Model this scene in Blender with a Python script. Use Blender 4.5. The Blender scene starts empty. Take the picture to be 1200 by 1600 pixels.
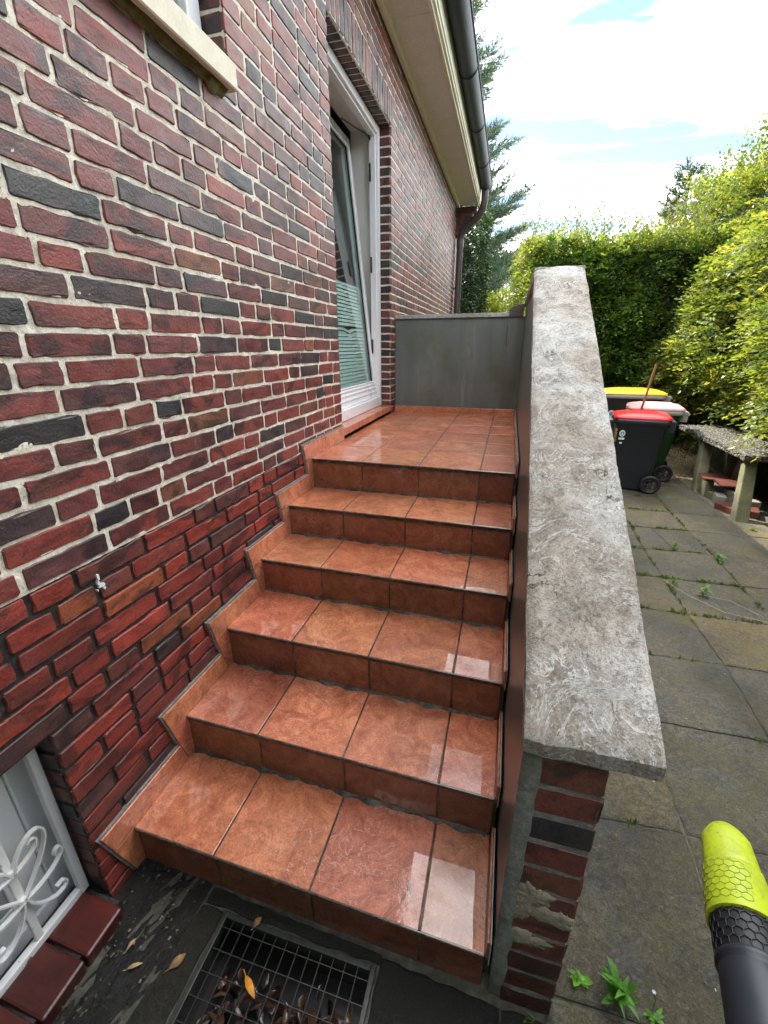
import bpy, bmesh, math, random
import numpy as np
from mathutils import Vector, Matrix
random.seed(7); RNG = np.random.default_rng(11)
SC = bpy.context.scene; COL = SC.collection
R = math.radians
# ------------------------------------------------------------------ camera
cam_d = bpy.data.cameras.new('camera'); cam = bpy.data.objects.new('camera', cam_d); COL.objects.link(cam)
cam_d.sensor_fit = 'HORIZONTAL'; cam_d.sensor_width = 36; cam_d.lens = 36*675.9/1200
cam_d.clip_start = .02; cam_d.clip_end = 800
RM = ((0.96419998, 0.2651251, -0.00520302), (0.09005789, -0.34584886, -0.93395832), (-0.24941525, 0.90005402, -0.35734408))
CP = (0.97968966, -0.65511455, 1.50512266)
cam.matrix_world = Matrix(((RM[0][0], -RM[1][0], -RM[2][0], CP[0]), (RM[0][1], -RM[1][1], -RM[2][1], CP[1]),
                           (RM[0][2], -RM[1][2], -RM[2][2], CP[2]), (0, 0, 0, 1)))
SC.camera = cam
SC.render.resolution_x = 768; SC.render.resolution_y = 1024
SC.view_settings.view_transform = 'Standard'; SC.view_settings.look = 'None'
SC.view_settings.gamma = 1; SC.view_settings.exposure = 2.8
# ------------------------------------------------------------------ world + sun
SUN_DIR = Vector((-0.62, 0.50, 0.86)).normalized()
elev = math.asin(SUN_DIR.z); azim = math.atan2(SUN_DIR.x, SUN_DIR.y)
W = bpy.data.worlds.new("World"); SC.world = W; W.use_nodes = True
nt = W.node_tree; nt.nodes.clear()
def N(nt, t, **kw):
    n = nt.nodes.new(t)
    for k, v in kw.items():
        if k.startswith('i_'): n.inputs[k[2:].replace('_', ' ')].default_value = v
        else: setattr(n, k, v)
    return n
sky = N(nt, 'ShaderNodeTexSky', sky_type='NISHITA', sun_disc=False, sun_elevation=elev, sun_rotation=azim, air_density=1.0, dust_density=.6)
bg1 = N(nt, 'ShaderNodeBackground'); bg1.inputs['Strength'].default_value = .05
bg2 = N(nt, 'ShaderNodeBackground'); bg2.inputs['Strength'].default_value = 1.18
bg2.inputs['Color'].default_value = (1.0, 1.0, 1.0, 1)
tc = N(nt, 'ShaderNodeTexCoord'); sep = N(nt, 'ShaderNodeSeparateXYZ'); mx = N(nt, 'ShaderNodeMath', operation='MAXIMUM'); mx.inputs[1].default_value = .08
div = N(nt, 'ShaderNodeVectorMath', operation='DIVIDE')
comb = N(nt, 'ShaderNodeCombineXYZ')
nz = N(nt, 'ShaderNodeTexNoise'); nz.inputs['Scale'].default_value = 1.15; nz.inputs['Detail'].default_value = 7; nz.inputs['Roughness'].default_value = .5; nz.inputs['Distortion'].default_value = .25
rp = N(nt, 'ShaderNodeValToRGB'); rp.color_ramp.elements[0].position = .42; rp.color_ramp.elements[1].position = .605
mp = N(nt, 'ShaderNodeMapping'); mp.inputs['Location'].default_value = (3.1, 1.4, 0); mp.inputs['Rotation'].default_value = (0, 0, .5); mp.inputs['Scale'].default_value = (.55, 1.25, 1)
mix = N(nt, 'ShaderNodeMixShader'); out = N(nt, 'ShaderNodeOutputWorld')
L = nt.links.new
L(tc.outputs['Generated'], sep.inputs[0]); L(sep.outputs['Z'], mx.inputs[0])
for i in range(3): L(mx.outputs[0], comb.inputs[i])
L(tc.outputs['Generated'], div.inputs[0]); L(comb.outputs[0], div.inputs[1]); L(div.outputs[0], mp.inputs[0]); L(mp.outputs[0], nz.inputs['Vector'])
L(nz.outputs['Fac'], rp.inputs[0]); L(rp.outputs[0], mix.inputs[0]); L(sky.outputs[0], bg1.inputs[0])
L(bg1.outputs[0], mix.inputs[1]); L(bg2.outputs[0], mix.inputs[2]); L(mix.outputs[0], out.inputs[0])
sd = bpy.data.lights.new('sun', 'SUN'); sd.energy = 2.0; sd.angle = R(3); sd.color = (1, .94, .82)
sun = bpy.data.objects.new('sun', sd); COL.objects.link(sun); sun.rotation_euler = SUN_DIR.to_track_quat('Z', 'Y').to_euler(); sun.location = (0, 0, 12)

# ------------------------------------------------------------------ helpers
def link(o, parent=None):
    COL.objects.link(o)
    if parent is not None: o.parent = parent
    return o
def tag(o, label=None, cat=None, group=None, kind=None):
    if label: o['label'] = label
    if cat: o['category'] = cat
    if group: o['group'] = group
    if kind: o['kind'] = kind
    return o
def empty(name, loc=(0, 0, 0), label=None, cat=None, group=None, rz=0):
    o = bpy.data.objects.new(name, None); COL.objects.link(o); o.location = loc; o.rotation_euler = (0, 0, rz)
    o.empty_display_size = .1
    return tag(o, label, cat, group)
class MB:
    """collects polygons for ONE mesh"""
    def __init__(s): s.v = []; s.f = []; s.c = []; s.m = []; s.sm = []
    def add(s, vs, fs, col=None, mi=0, smooth=False):
        b = len(s.v); s.v += [tuple(p) for p in vs]
        for f in fs:
            s.f.append(tuple(b+i for i in f)); s.c.append(col or (1, 1, 1)); s.m.append(mi); s.sm.append(smooth)
    def box(s, a, b, col=None, mi=0, bev=0, M=None):
        x0, y0, z0 = a; x1, y1, z1 = b
        if bev <= 0:
            vs = [(x0,y0,z0),(x1,y0,z0),(x1,y1,z0),(x0,y1,z0),(x0,y0,z1),(x1,y0,z1),(x1,y1,z1),(x0,y1,z1)]
            fs = [(0,3,2,1),(4,5,6,7),(0,1,5,4),(1,2,6,5),(2,3,7,6),(3,0,4,7)]
        else:
            e = min(bev, (x1-x0)/2.01, (y1-y0)/2.01, (z1-z0)/2.01)
            bm = bmesh.new(); bmesh.ops.create_cube(bm, size=1)
            for v in bm.verts: v.co = Vector(((x0+x1)/2+v.co.x*(x1-x0), (y0+y1)/2+v.co.y*(y1-y0), (z0+z1)/2+v.co.z*(z1-z0)))
            bmesh.ops.bevel(bm, geom=bm.edges[:], offset=e, segments=2, profile=.5, affect='EDGES')
            bm.verts.index_update(); vs = [v.co.copy() for v in bm.verts]; fs = [[v.index for v in f.verts] for f in bm.faces]; bm.free()
        if M is not None: vs = [M @ Vector(p) for p in vs]
        s.add(vs, fs, col, mi)
    def prism(s, poly, axis, a, b, col=None, mi=0, smooth=False):
        """poly in the two other axes, extruded along axis a..b"""
        def P(u, v, w):
            return {0: (w, u, v), 1: (u, w, v), 2: (u, v, w)}[axis]
        n = len(poly); vs = [P(u, v, a) for u, v in poly]+[P(u, v, b) for u, v in poly]
        fs = [tuple(range(n)), tuple(range(2*n-1, n-1, -1))]+[((i+1) % n, i, n+i, n+(i+1) % n) for i in range(n)]
        s.add(vs, fs, col, mi, smooth)
    def tube(s, pts, r, seg=8, col=None, mi=0, cap=True, smooth=True, flat=None):
        pts = [Vector(p) for p in pts]; n = len(pts); rr = r if isinstance(r, (list, tuple)) else [r]*n
        vs = []; up = None
        for i, p in enumerate(pts):
            t = (pts[min(i+1, n-1)]-pts[max(i-1, 0)]).normalized()
            if up is None: up = Vector((0, 0, 1)) if abs(t.z) < .9 else Vector((1, 0, 0))
            a = t.cross(up).normalized(); b = a.cross(t).normalized(); up = b
            for k in range(seg):
                an = 2*math.pi*(k+.5)/seg
                fx, fy = (1, 1) if flat is None else flat
                vs.append(p+a*math.cos(an)*rr[i]*fx+b*math.sin(an)*rr[i]*fy)
        fs = []
        for i in range(n-1):
            for k in range(seg):
                fs.append((i*seg+k, i*seg+(k+1) % seg, (i+1)*seg+(k+1) % seg, (i+1)*seg+k))
        s.add(vs, fs, col, mi, smooth)
        if cap:
            s.add(vs[:seg], [tuple(range(seg-1, -1, -1))], col, mi); s.add(vs[-seg:], [tuple(range(seg))], col, mi)
    def build(s, name, mats, parent=None, recalc=True):
        me = bpy.data.meshes.new(name); me.from_pydata(s.v, [], s.f)
        if not isinstance(mats, (list, tuple)): mats = [mats]
        for m in mats: me.materials.append(m)
        me.polygons.foreach_set('material_index', s.m); me.polygons.foreach_set('use_smooth', s.sm)
        at = me.color_attributes.new('tone', 'FLOAT_COLOR', 'CORNER')
        arr = np.ones((len(me.loops), 4), np.float32)
        cnt = np.array([len(f) for f in s.f]); arr[:, :3] = np.repeat(np.array(s.c, np.float32), cnt, axis=0)
        at.data.foreach_set('color', arr.ravel())
        if recalc:
            bm = bmesh.new(); bm.from_mesh(me); bmesh.ops.recalc_face_normals(bm, faces=bm.faces[:]); bm.to_mesh(me); bm.free()
        me.update(); o = bpy.data.objects.new(name, me); return link(o, parent)
def quadmesh(name, V, F, mat, parent=None, col=None, smooth=False):
    """fast numpy mesh of quads; col per face"""
    me = bpy.data.meshes.new(name); nv, nf = len(V), len(F); k = F.shape[1]
    me.vertices.add(nv); me.vertices.foreach_set('co', np.asarray(V, np.float32).ravel())
    me.loops.add(nf*k); me.loops.foreach_set('vertex_index', F.astype(np.int32).ravel())
    me.polygons.add(nf); me.polygons.foreach_set('loop_start', np.arange(nf, dtype=np.int32)*k); me.polygons.foreach_set('loop_total', np.full(nf, k, np.int32))
    me.polygons.foreach_set('use_smooth', np.full(nf, smooth, bool))
    me.materials.append(mat); me.update(calc_edges=True)
    if col is not None:
        at = me.color_attributes.new('tone', 'FLOAT_COLOR', 'CORNER'); a = np.ones((nf*k, 4), np.float32); a[:, :3] = np.repeat(col, k, axis=0)
        at.data.foreach_set('color', a.ravel())
    me.validate(); o = bpy.data.objects.new(name, me); return link(o, parent)

# ------------------------------------------------------------------ materials
class MT:
    def __init__(s, name):
        s.m = bpy.data.materials.new(name); s.m.use_nodes = True; s.nt = s.m.node_tree; s.b = s.nt.nodes['Principled BSDF']; s.L = s.nt.links.new
        s.tc = s.n('ShaderNodeTexCoord')
    def n(s, t, **k): return N(s.nt, t, **k)
    def co(s, scale=(1, 1, 1), rot=(0, 0, 0), src='Object'):
        m = s.n('ShaderNodeMapping'); m.inputs['Scale'].default_value = scale; m.inputs['Rotation'].default_value = rot
        s.L(s.tc.outputs[src], m.inputs[0]); return m.outputs[0]
    def noise(s, sc, det=4, ro=.55, vec=None, dist=0, out='Fac'):
        n = s.n('ShaderNodeTexNoise'); n.inputs['Scale'].default_value = sc; n.inputs['Detail'].default_value = det
        n.inputs['Roughness'].default_value = ro; n.inputs['Distortion'].default_value = dist
        s.L(vec if vec is not None else s.tc.outputs['Object'], n.inputs['Vector']); return n.outputs[out]
    def vor(s, sc, vec=None, feat='F1', out='Distance', rnd=1):
        n = s.n('ShaderNodeTexVoronoi', feature=feat); n.inputs['Scale'].default_value = sc; n.inputs['Randomness'].default_value = rnd
        s.L(vec if vec is not None else s.tc.outputs['Object'], n.inputs['Vector']); return n.outputs[out]
    def ramp(s, fac, st, interp='LINEAR'):
        r = s.n('ShaderNodeValToRGB'); r.color_ramp.interpolation = interp; e = r.color_ramp.elements
        while len(e) < len(st): e.new(.5)
        for i, (p, c) in enumerate(st):
            e[i].position = p; e[i].color = (c, c, c, 1) if isinstance(c, (int, float)) else (*c, 1)
        s.L(fac, r.inputs[0]); return r.outputs[0]
    def mix(s, fac, a, b, bt='MIX'):
        m = s.n('ShaderNodeMix', data_type='RGBA', blend_type=bt)
        for i, v in ((0, fac), (6, a), (7, b)):
            if isinstance(v, bpy.types.NodeSocket): s.L(v, m.inputs[i])
            elif i == 0: m.inputs[0].default_value = v
            else: m.inputs[i].default_value = (*v, 1) if len(v) == 3 else v
        return m.outputs[2]
    def math(s, op, a, b=None):
        m = s.n('ShaderNodeMath', operation=op)
        for i, v in enumerate((a, b)):
            if v is None: continue
            if isinstance(v, bpy.types.NodeSocket): s.L(v, m.inputs[i])
            else: m.inputs[i].default_value = v
        return m.outputs[0]
    def tone(s):
        a = s.n('ShaderNodeVertexColor', layer_name='tone'); return a.outputs[0]
    def bump(s, h, dist, strength=1, prev=None):
        b = s.n('ShaderNodeBump'); b.inputs['Distance'].default_value = dist; b.inputs['Strength'].default_value = strength
        s.L(h, b.inputs['Height'])
        if prev is not None: s.L(prev, b.inputs['Normal'])
        return b.outputs[0]
    def set(s, **k):
        for a, v in k.items():
            i = s.b.inputs[a.replace('_', ' ')]
            if isinstance(v, bpy.types.NodeSocket): s.L(v, i)
            elif isinstance(v, tuple) and len(v) == 3: i.default_value = (*v, 1)
            else: i.default_value = v
        return s.m

def simple(name, col, rough=.5, metal=0, var=.15, bump=.0006, sc=30, spec=.5, coat=0):
    t = MT(name); n = t.noise(sc, 5); n2 = t.noise(sc*.15, 3)
    c = t.mix(t.ramp(n, [(.3, 0), (.7, 1)]), tuple(x*(1-var) for x in col), tuple(min(1, x*(1+var)) for x in col))
    c = t.mix(t.ramp(n2, [(.4, 0), (.75, .5)]), c, tuple(x*(1-var*1.6) for x in col))
    return t.set(Base_Color=c, Roughness=t.ramp(n2, [(.3, rough*.85), (.7, min(1, rough*1.2))]), Metallic=metal, Normal=t.bump(n, bump), Specular_IOR_Level=spec, Coat_Weight=coat, Coat_Roughness=.08)

# brick: per-brick base tone, burnt blotches, streaks
t = MT('clinker brick'); tn = t.tone()
v1 = t.co((1, .55, 1)); n1 = t.noise(26, 6, .62, v1, .6); n2 = t.noise(9, 4, .6, v1, .8); n3 = t.noise(140, 3)
c = t.mix(t.ramp(n1, [(.34, 0), (.70, .8)]), tn, t.mix(1, tn, (1.75, 1.75, 1.7), 'MULTIPLY'))
vs_ = t.co((1, .35, 1.3), (R(28), 0, 0)); ns = t.noise(13, 7, .65, vs_, 1.2)
c = t.mix(t.ramp(ns, [(.50, 0), (.60, .75)]), c, t.mix(1, tn, (.55, .75, .95), 'MULTIPLY'))
c = t.mix(t.ramp(n2, [(.52, 0), (.60, .85)]), c, t.mix(1, tn, (.28, .45, .62), 'MULTIPLY'))
c = t.mix(t.ramp(t.noise(22, 8, .75, v1, 1.0), [(.57, 0), (.63, .7)]), c, (.030, .026, .030))
c = t.mix(t.ramp(t.noise(8, 6, .6, t.co((1, .8, 1), (.5, .2, 0)), 1), [(.58, 0), (.70, .45)]), c, (.24, .085, .045))
c = t.mix(t.ramp(t.noise(60, 5, .7, v1), [(.62, 0), (.70, .7)]), c, (.02, .018, .02))
c = t.mix(t.ramp(t.noise(17, 6, .7), [(.66, 0), (.72, .35)]), c, (.42, .33, .28))
band = t.ramp(t.noise(7, 5, .6, v1, 1.5), [(.488, 0), (.497, 1), (.503, 1), (.512, 0)])
bm_ = t.math('MULTIPLY', band, t.ramp(t.noise(3, 3), [(.5, 0), (.6, .8)])); c = t.mix(bm_, c, (.022, .015, .015))
n5 = t.noise(230, 4, .8); c = t.mix(t.ramp(n5, [(.36, .65), (.47, 0)]), c, t.mix(1, c, (.4, .4, .42), 'MULTIPLY')); c = t.mix(t.ramp(n5, [(.56, 0), (.68, .5)]), c, t.mix(1, c, (1.9, 1.8, 1.7), 'MULTIPLY'))
nb = t.bump(n1, .0030, .7); nb = t.bump(n3, .0014, 1, nb); nb = t.bump(n5, .0008, 1, nb)
M_BRICK = t.set(Base_Color=c, Roughness=t.ramp(n1, [(.3, .38), (.7, .62)]), Normal=nb, Specular_IOR_Level=.7)
# mortars
def mortar(name, a, b, rough):
    t = MT(name); n = t.noise(55, 6, .7); n2 = t.noise(7, 5, .6)
    c = t.mix(t.ramp(n, [(.34, 0), (.66, 1)]), a, b); c = t.mix(t.ramp(n2, [(.45, 0), (.75, .6)]), c, tuple(x*.62 for x in a))
    c = t.mix(t.ramp(t.noise(150, 5, .8), [(.36, .7), (.46, 0)]), c, tuple(x*.45 for x in a)); c = t.mix(t.ramp(t.noise(11, 6, .7), [(.56, 0), (.66, .6)]), c, tuple(x*.5 for x in a))
    nb = t.bump(t.noise(28, 5, .7), .006, .9); nb = t.bump(n, .003, .9, nb)
    return t.set(Base_Color=c, Roughness=rough, Normal=nb)
M_MORT = mortar('pale lime mortar', (.66, .60, .47), (.88, .84, .72), .9)
M_MORTD = mortar('dark cement mortar', (.016, .018, .018), (.055, .058, .054), .42)
M_MORTG = mortar('grey cement render', (.15, .165, .15), (.28, .30, .275), .75)
M_MORTP = mortar('smeared mortar patch', (.24, .22, .165), (.38, .35, .275), .75)
# terracotta tile with wet coat
t = MT('wet terracotta tile'); tn = t.tone()
v = t.co((1, 1, 1)); n1 = t.noise(11, 8, .68, v, 1.4); n2 = t.noise(40, 6, .7, v, .8); n3 = t.noise(3.2, 3, .5, v)
c = t.mix(t.ramp(n1, [(.36, 0), (.5, .5), (.62, 1)]), (.42, .118, .054), (.78, .290, .145))
c = t.mix(t.ramp(n2, [(.50, 0), (.66, .6)]), c, (.68, .32, .19))
c = t.mix(t.ramp(t.noise(120, 4, .7), [(.38, .35), (.50, 0)]), c, (.26, .070, .034))
c = t.mix(t.ramp(t.noise(19, 9, .75, v, 2.5), [(.57, 0), (.66, .42)]), c, (.24, .062, .030))
c = t.mix(t.ramp(t.noise(75, 4, .6), [(.70, 0), (.76, .8)]), c, (.06, .022, .014))
c = t.mix(t.ramp(n3, [(.46, 0), (.7, .3)]), c, (.30, .085, .040))
b1 = t.ramp(t.noise(9, 6, .6, v, 1.8), [(.485, 0), (.497, 1), (.503, 1), (.515, 0)]); b1 = t.math('MULTIPLY', b1, t.ramp(t.noise(2.3, 3), [(.52, 0), (.60, .6)])); c = t.mix(b1, c, (.80, .48, .34))
b2 = t.ramp(t.noise(6, 8, .7, v, 1.2), [(.488, 0), (.498, 1), (.502, 1), (.512, 0)]); b2 = t.math('MULTIPLY', b2, t.ramp(t.noise(3.1, 3), [(.50, 0), (.6, .7)])); c = t.mix(b2, c, (.13, .04, .02))
n6 = t.noise(210, 4, .8, v); c = t.mix(t.ramp(n6, [(.38, .55), (.48, 0)]), c, t.mix(1, c, (.5, .45, .42), 'MULTIPLY')); c = t.mix(t.ramp(n6, [(.55, 0), (.66, .4)]), c, t.mix(1, c, (1.4, 1.5, 1.6), 'MULTIPLY'))
c = t.mix(t.ramp(t.noise(1.9, 6, .65, v, .5), [(.54, 0), (.66, .45)]), c, t.mix(1, c, (.66, .58, .50), 'MULTIPLY'))
c = t.mix(1, c, tn, 'MULTIPLY')
nb = t.bump(n1, .004, .45); nb = t.bump(n2, .0012, .5, nb)
cn = t.bump(t.noise(5, 2, .4), .002, .22); wm = t.math('MULTIPLY', t.ramp(t.noise(2.7, 2, .5), [(.56, 0), (.66, 1)]), t.noise(55, 3, .6)); cn = t.bump(wm, .002, .3, cn)
wet = t.ramp(t.noise(4.5, 5, .6, v, .3), [(.38, .45), (.5, 1)])
M_TILE = t.set(Base_Color=c, Roughness=.42, Normal=nb, Coat_Weight=wet, Coat_Roughness=.012, Coat_IOR=1.5)
t.L(cn, t.b.inputs['Coat Normal'])
# grout / tile edge
t = MT('dirty grout'); n = t.noise(30, 6, .7); n2 = t.noise(6, 4)
c = t.mix(t.ramp(n, [(.4, 0), (.62, 1)]), (.018, .016, .013), (.13, .115, .085)); c = t.mix(t.ramp(n2, [(.5, 0), (.64, .8)]), c, (.02, .026, .008))
M_GROUT = t.set(Base_Color=c, Roughness=.45, Normal=t.bump(n, .004, .8))
t = MT('tile edge'); n = t.noise(40, 6, .7)
c = t.mix(t.ramp(n, [(.35, 0), (.75, 1)]), (.035, .030, .026), (.17, .15, .125))
M_EDGE = t.set(Base_Color=c, Roughness=.22, Normal=t.bump(n, .001, .6), Coat_Weight=.6, Coat_Roughness=.05)
# coping concrete
t = MT('weathered coping concrete'); v = t.co((1, .8, 1))
n1 = t.noise(13, 12, .78, v, .9); n2 = t.noise(120, 6, .8, v, .4); n3 = t.noise(3.2, 4, .55, v, .3); n4 = t.noise(260, 3, .7)
c = t.mix(t.ramp(n1, [(.36, 0), (.47, .45), (.53, .7), (.62, 1)]), (.30, .288, .262), (.65, .64, .605))
c = t.mix(t.ramp(n2, [(.36, .75), (.48, 0)]), c, (.15, .135, .12)); c = t.mix(t.ramp(n2, [(.54, 0), (.64, .85)]), c, (.78, .775, .74))
c = t.mix(t.ramp(t.noise(34, 8, .75, v, 1.2), [(.38, .7), (.47, 0)]), c, (.17, .15, .13))
c = t.mix(t.ramp(n4, [(.36, .6), (.46, 0)]), c, (.10, .09, .08)); c = t.mix(t.ramp(n3, [(.44, 0), (.60, .9)]), c, t.mix(1, c, (.66, .585, .515), 'MULTIPLY'))
b1 = t.ramp(t.noise(10, 8, .7, v, 1.6), [(.480, 0), (.495, 1), (.505, 1), (.520, 0)]); b1 = t.math('MULTIPLY', b1, t.ramp(t.noise(4, 3), [(.46, 0), (.56, .9)])); c = t.mix(b1, c, (.82, .81, .78))
b2 = t.ramp(t.noise(5, 5, .6, t.co((1, .6, 1), (0, 0, .5)), 1.8), [(.492, 0), (.499, 1), (.501, 1), (.508, 0)]); b2 = t.math('MULTIPLY', b2, t.ramp(t.noise(6, 2), [(.62, 0), (.66, 1)])); c = t.mix(b2, c, (.06, .05, .045))
c = t.mix(t.ramp(t.noise(12, 3), [(.70, 0), (.76, .3)]), c, (.30, .10, .10))
nb = t.bump(n1, .005, .6); nb = t.bump(n2, .0035, 1, nb); nb = t.bump(n4, .002, 1, nb); nb = t.bump(b1, .002, .8, nb); nb = t.bump(b2, -.006, 1, nb)
M_COPE = t.set(Base_Color=c, Roughness=.8, Normal=nb, Specular_IOR_Level=.3)
# painted render of the parapet
t = MT('dark green-grey painted render'); v = t.co((1, 1, .25)); n1 = t.noise(6, 5, .55, v, .3); n2 = t.noise(110, 4, .7)
c = t.mix(t.ramp(n1, [(.35, 0), (.7, 1)]), (.110, .126, .120), (.155, .172, .162))
c = t.mix(t.ramp(t.noise(2.6, 6, .65, t.co((1, 1, .7))), [(.50, 0), (.66, .6)]), c, (.085, .095, .055)); c = t.mix(t.ramp(t.noise(9, 6, .7, t.co((1, 1, .12))), [(.58, 0), (.68, .45)]), c, (.24, .26, .24)); c = t.mix(t.ramp(t.noise(60, 5, .8), [(.66, 0), (.72, .5)]), c, (.05, .05, .045))
M_PAINT = t.set(Base_Color=c, Roughness=.33, Normal=t.bump(n2, .0012, .6), Specular_IOR_Level=.5)
M_PAINTL = simple('grey capping', (.34, .35, .33), .6, var=.35, sc=40, bump=.002)
# paving: per-stone tone
t = MT('weathered paving slab'); tn = t.tone(); v = t.co((1, 1, 1))
n1 = t.noise(5.5, 8, .66, v, .6); n2 = t.noise(45, 7, .78, v, .8); n3 = t.noise(1.3, 4, .5, v); n4 = t.noise(190, 3, .7)
c = t.mix(t.ramp(n2, [(.34, 0), (.66, 1)]), t.mix(1, tn, (.50, .49, .46), 'MULTIPLY'), t.mix(1, tn, (1.40, 1.38, 1.34), 'MULTIPLY'))
c = t.mix(t.ramp(n1, [(.44, 0), (.60, .9)]), c, t.mix(1, c, (1.28, 1.12, .78), 'MULTIPLY'))
c = t.mix(t.ramp(t.noise(2.2, 6, .6, v, .8), [(.47, 0), (.58, .75)]), c, t.mix(1, c, (.62, .64, .68), 'MULTIPLY'))
c = t.mix(t.ramp(t.noise(13, 8, .75, v, .6), [(.56, 0), (.66, .55)]), c, t.mix(1, tn, (1.9, 1.85, 1.6), 'MULTIPLY'))
c = t.mix(t.ramp(t.noise(70, 6, .8, v), [(.57, 0), (.66, .65)]), c, t.mix(1, tn, (2.3, 2.3, 2.15), 'MULTIPLY')); c = t.mix(t.ramp(t.noise(85, 6, .8, v, .4), [(.36, .8), (.45, 0)]), c, (.035, .035, .03))
c = t.mix(t.ramp(t.noise(3.4, 9, .75, v, .5), [(.50, 0), (.62, .8)]), c, t.mix(1, tn, (1.0, 1.0, .50), 'MULTIPLY'))
c = t.mix(t.ramp(n3, [(.36, .6), (.56, 0)]), c, t.mix(1, c, (.5, .5, .52), 'MULTIPLY'))
c = t.mix(t.ramp(n4, [(.38, .6), (.48, 0)]), c, t.mix(1, c, (.45, .45, .45), 'MULTIPLY')); c = t.mix(t.ramp(n4, [(.54, 0), (.66, .6)]), c, t.mix(1, c, (1.9, 1.9, 1.85), 'MULTIPLY'))
nb = t.bump(n1, .016, .6); nb = t.bump(n2, .009, 1, nb); nb = t.bump(n4, .003, 1, nb)
M_PAVE = t.set(Base_Color=c, Roughness=t.ramp(n3, [(.36, .38), (.6, .75)]), Normal=nb)
t = MT('wet dark earth and stone'); n1 = t.noise(7, 8, .7, None, .8); n2 = t.noise(60, 6, .75)
c = t.mix(t.ramp(n1, [(.4, 0), (.65, 1)]), (.005, .0045, .0035), (.020, .018, .013)); c = t.mix(t.ramp(n2, [(.66, 0), (.72, .8)]), c, (.26, .23, .17))
nb = t.bump(n1, .03, .8); nb = t.bump(n2, .006, .9, nb)
M_MUD = t.set(Base_Color=c, Roughness=t.ramp(n1, [(.35, .10), (.6, .5)]), Normal=nb)
t = MT('garden soil'); n1 = t.noise(3, 8, .7); n2 = t.noise(40, 6, .75)
c = t.mix(t.ramp(n1, [(.35, 0), (.65, 1)]), (.045, .032, .018), (.11, .085, .05)); c = t.mix(t.ramp(n2, [(.55, 0), (.68, .7)]), c, (.24, .17, .09))
M_SOIL = t.set(Base_Color=c, Roughness=.95, Normal=t.bump(n2, .02, .9))
# leaves
def leafmat(name, trans=.5, rough=.42):
    t = MT(name); tn = t.tone(); b = t.b
    c = t.mix(t.ramp(t.noise(30, 3), [(.3, 0), (.7, .5)]), tn, t.mix(1, tn, (.7, .75, .7), 'MULTIPLY'))
    t.set(Base_Color=c, Roughness=rough, Specular_IOR_Level=.5)
    tr = t.n('ShaderNodeBsdfTranslucent'); t.L(t.mix(1, c, (1.5, 1.45, .7), 'MULTIPLY'), tr.inputs['Color'])
    ms = t.n('ShaderNodeMixShader'); ms.inputs[0].default_value = trans
    t.L(b.outputs[0], ms.inputs[1]); t.L(tr.outputs[0], ms.inputs[2]); t.L(ms.outputs[0], t.nt.nodes['Material Output'].inputs['Surface'])
    return t.m
M_LEAF = leafmat('hedge leaf', .45); M_NEEDLE = leafmat('needle', .25, .6); M_IVY = leafmat('glossy ivy leaf', .15, .3)
M_BARK = simple('bark', (.11, .08, .055), .9, var=.4, sc=25, bump=.01)
M_WHITE = simple('white window plastic', (.78, .79, .80), .28, var=.03, sc=12, bump=.0002)
M_WHITED = simple('pale rebate plastic', (.72, .72, .68), .4, var=.06, sc=12)
t = MT('chipped white paint'); n = t.noise(28, 6, .7, None, .8)
c = t.mix(t.ramp(n, [(.64, 0), (.67, 1)]), (.72, .73, .72), (.20, .085, .04)); c = t.mix(t.ramp(t.noise(6, 4), [(.45, 0), (.7, .5)]), c, (.60, .56, .46))
M_CHIP = t.set(Base_Color=c, Roughness=.45, Normal=t.bump(n, .001, .5))
M_CREAM = simple('cream stone sill', (.70, .66, .52), .75, var=.08, sc=160, bump=.0006)
M_CREAMY = simple('yellowed cream paint', (.74, .72, .58), .55, var=.1, sc=9, bump=.0006)
M_SOFFIT = simple('soffit board', (.70, .69, .66), .8, var=.08, sc=60, bump=.0006)
t = MT('grey zinc gutter'); n = t.noise(5, 5, .6, t.co((4, .5, 4)))
M_ZINC = t.set(Base_Color=t.mix(t.ramp(n, [(.35, 0), (.7, 1)]), (.014, .022, .036), (.028, .040, .058)), Roughness=.55, Specular_IOR_Level=.3, Metallic=0.0, Normal=t.bump(n, .0006, .4))
M_PIPE = simple('brown plastic downpipe', (.075, .058, .058), .42, var=.12, sc=6)
t = MT('window glass'); b = t.b
t.set(Base_Color=(.78, .92, .88), Roughness=.02, Transmission_Weight=1.0, IOR=1.15, Specular_IOR_Level=.9, Coat_Weight=1.0, Coat_Roughness=.01, Coat_IOR=1.6); M_GLASS = t.m
M_BLIND = simple('pale mint blind', (.66, .76, .74), .5, var=.05, sc=9)
M_CURT = simple('pale net curtain', (.40, .52, .52), .9, var=.12, sc=9)
M_ROOM = simple('dim plaster', (.16, .19, .19), .9, var=.1, sc=5)
M_BLACK = simple('black rubber', (.012, .012, .013), .5, var=.2, sc=40)
M_STEEL = simple('galvanised steel', (.040, .045, .036), .4, metal=.3, var=.4, sc=60)
M_RUST = simple('rusty iron', (.16, .075, .035), .8, var=.5, sc=90, bump=.001)
M_BINN = simple('anthracite plastic', (.018, .022, .030), .38, var=.12, sc=25, bump=.0003)
M_BING = simple('dark green plastic', (.012, .050, .022), .4, var=.15, sc=25, bump=.0003)
M_BINK = simple('charcoal plastic', (.035, .034, .036), .42, var=.15, sc=25, bump=.0003)
M_RED = simple('red plastic lid', (.62, .022, .028), .32, var=.06, sc=10, bump=.0002)
M_PINK = simple('faded red lid', (.62, .30, .30), .42, var=.18, sc=7, bump=.0002)
M_YEL = simple('yellow plastic lid', (.80, .56, .02), .38, var=.07, sc=8, bump=.0002)
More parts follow.
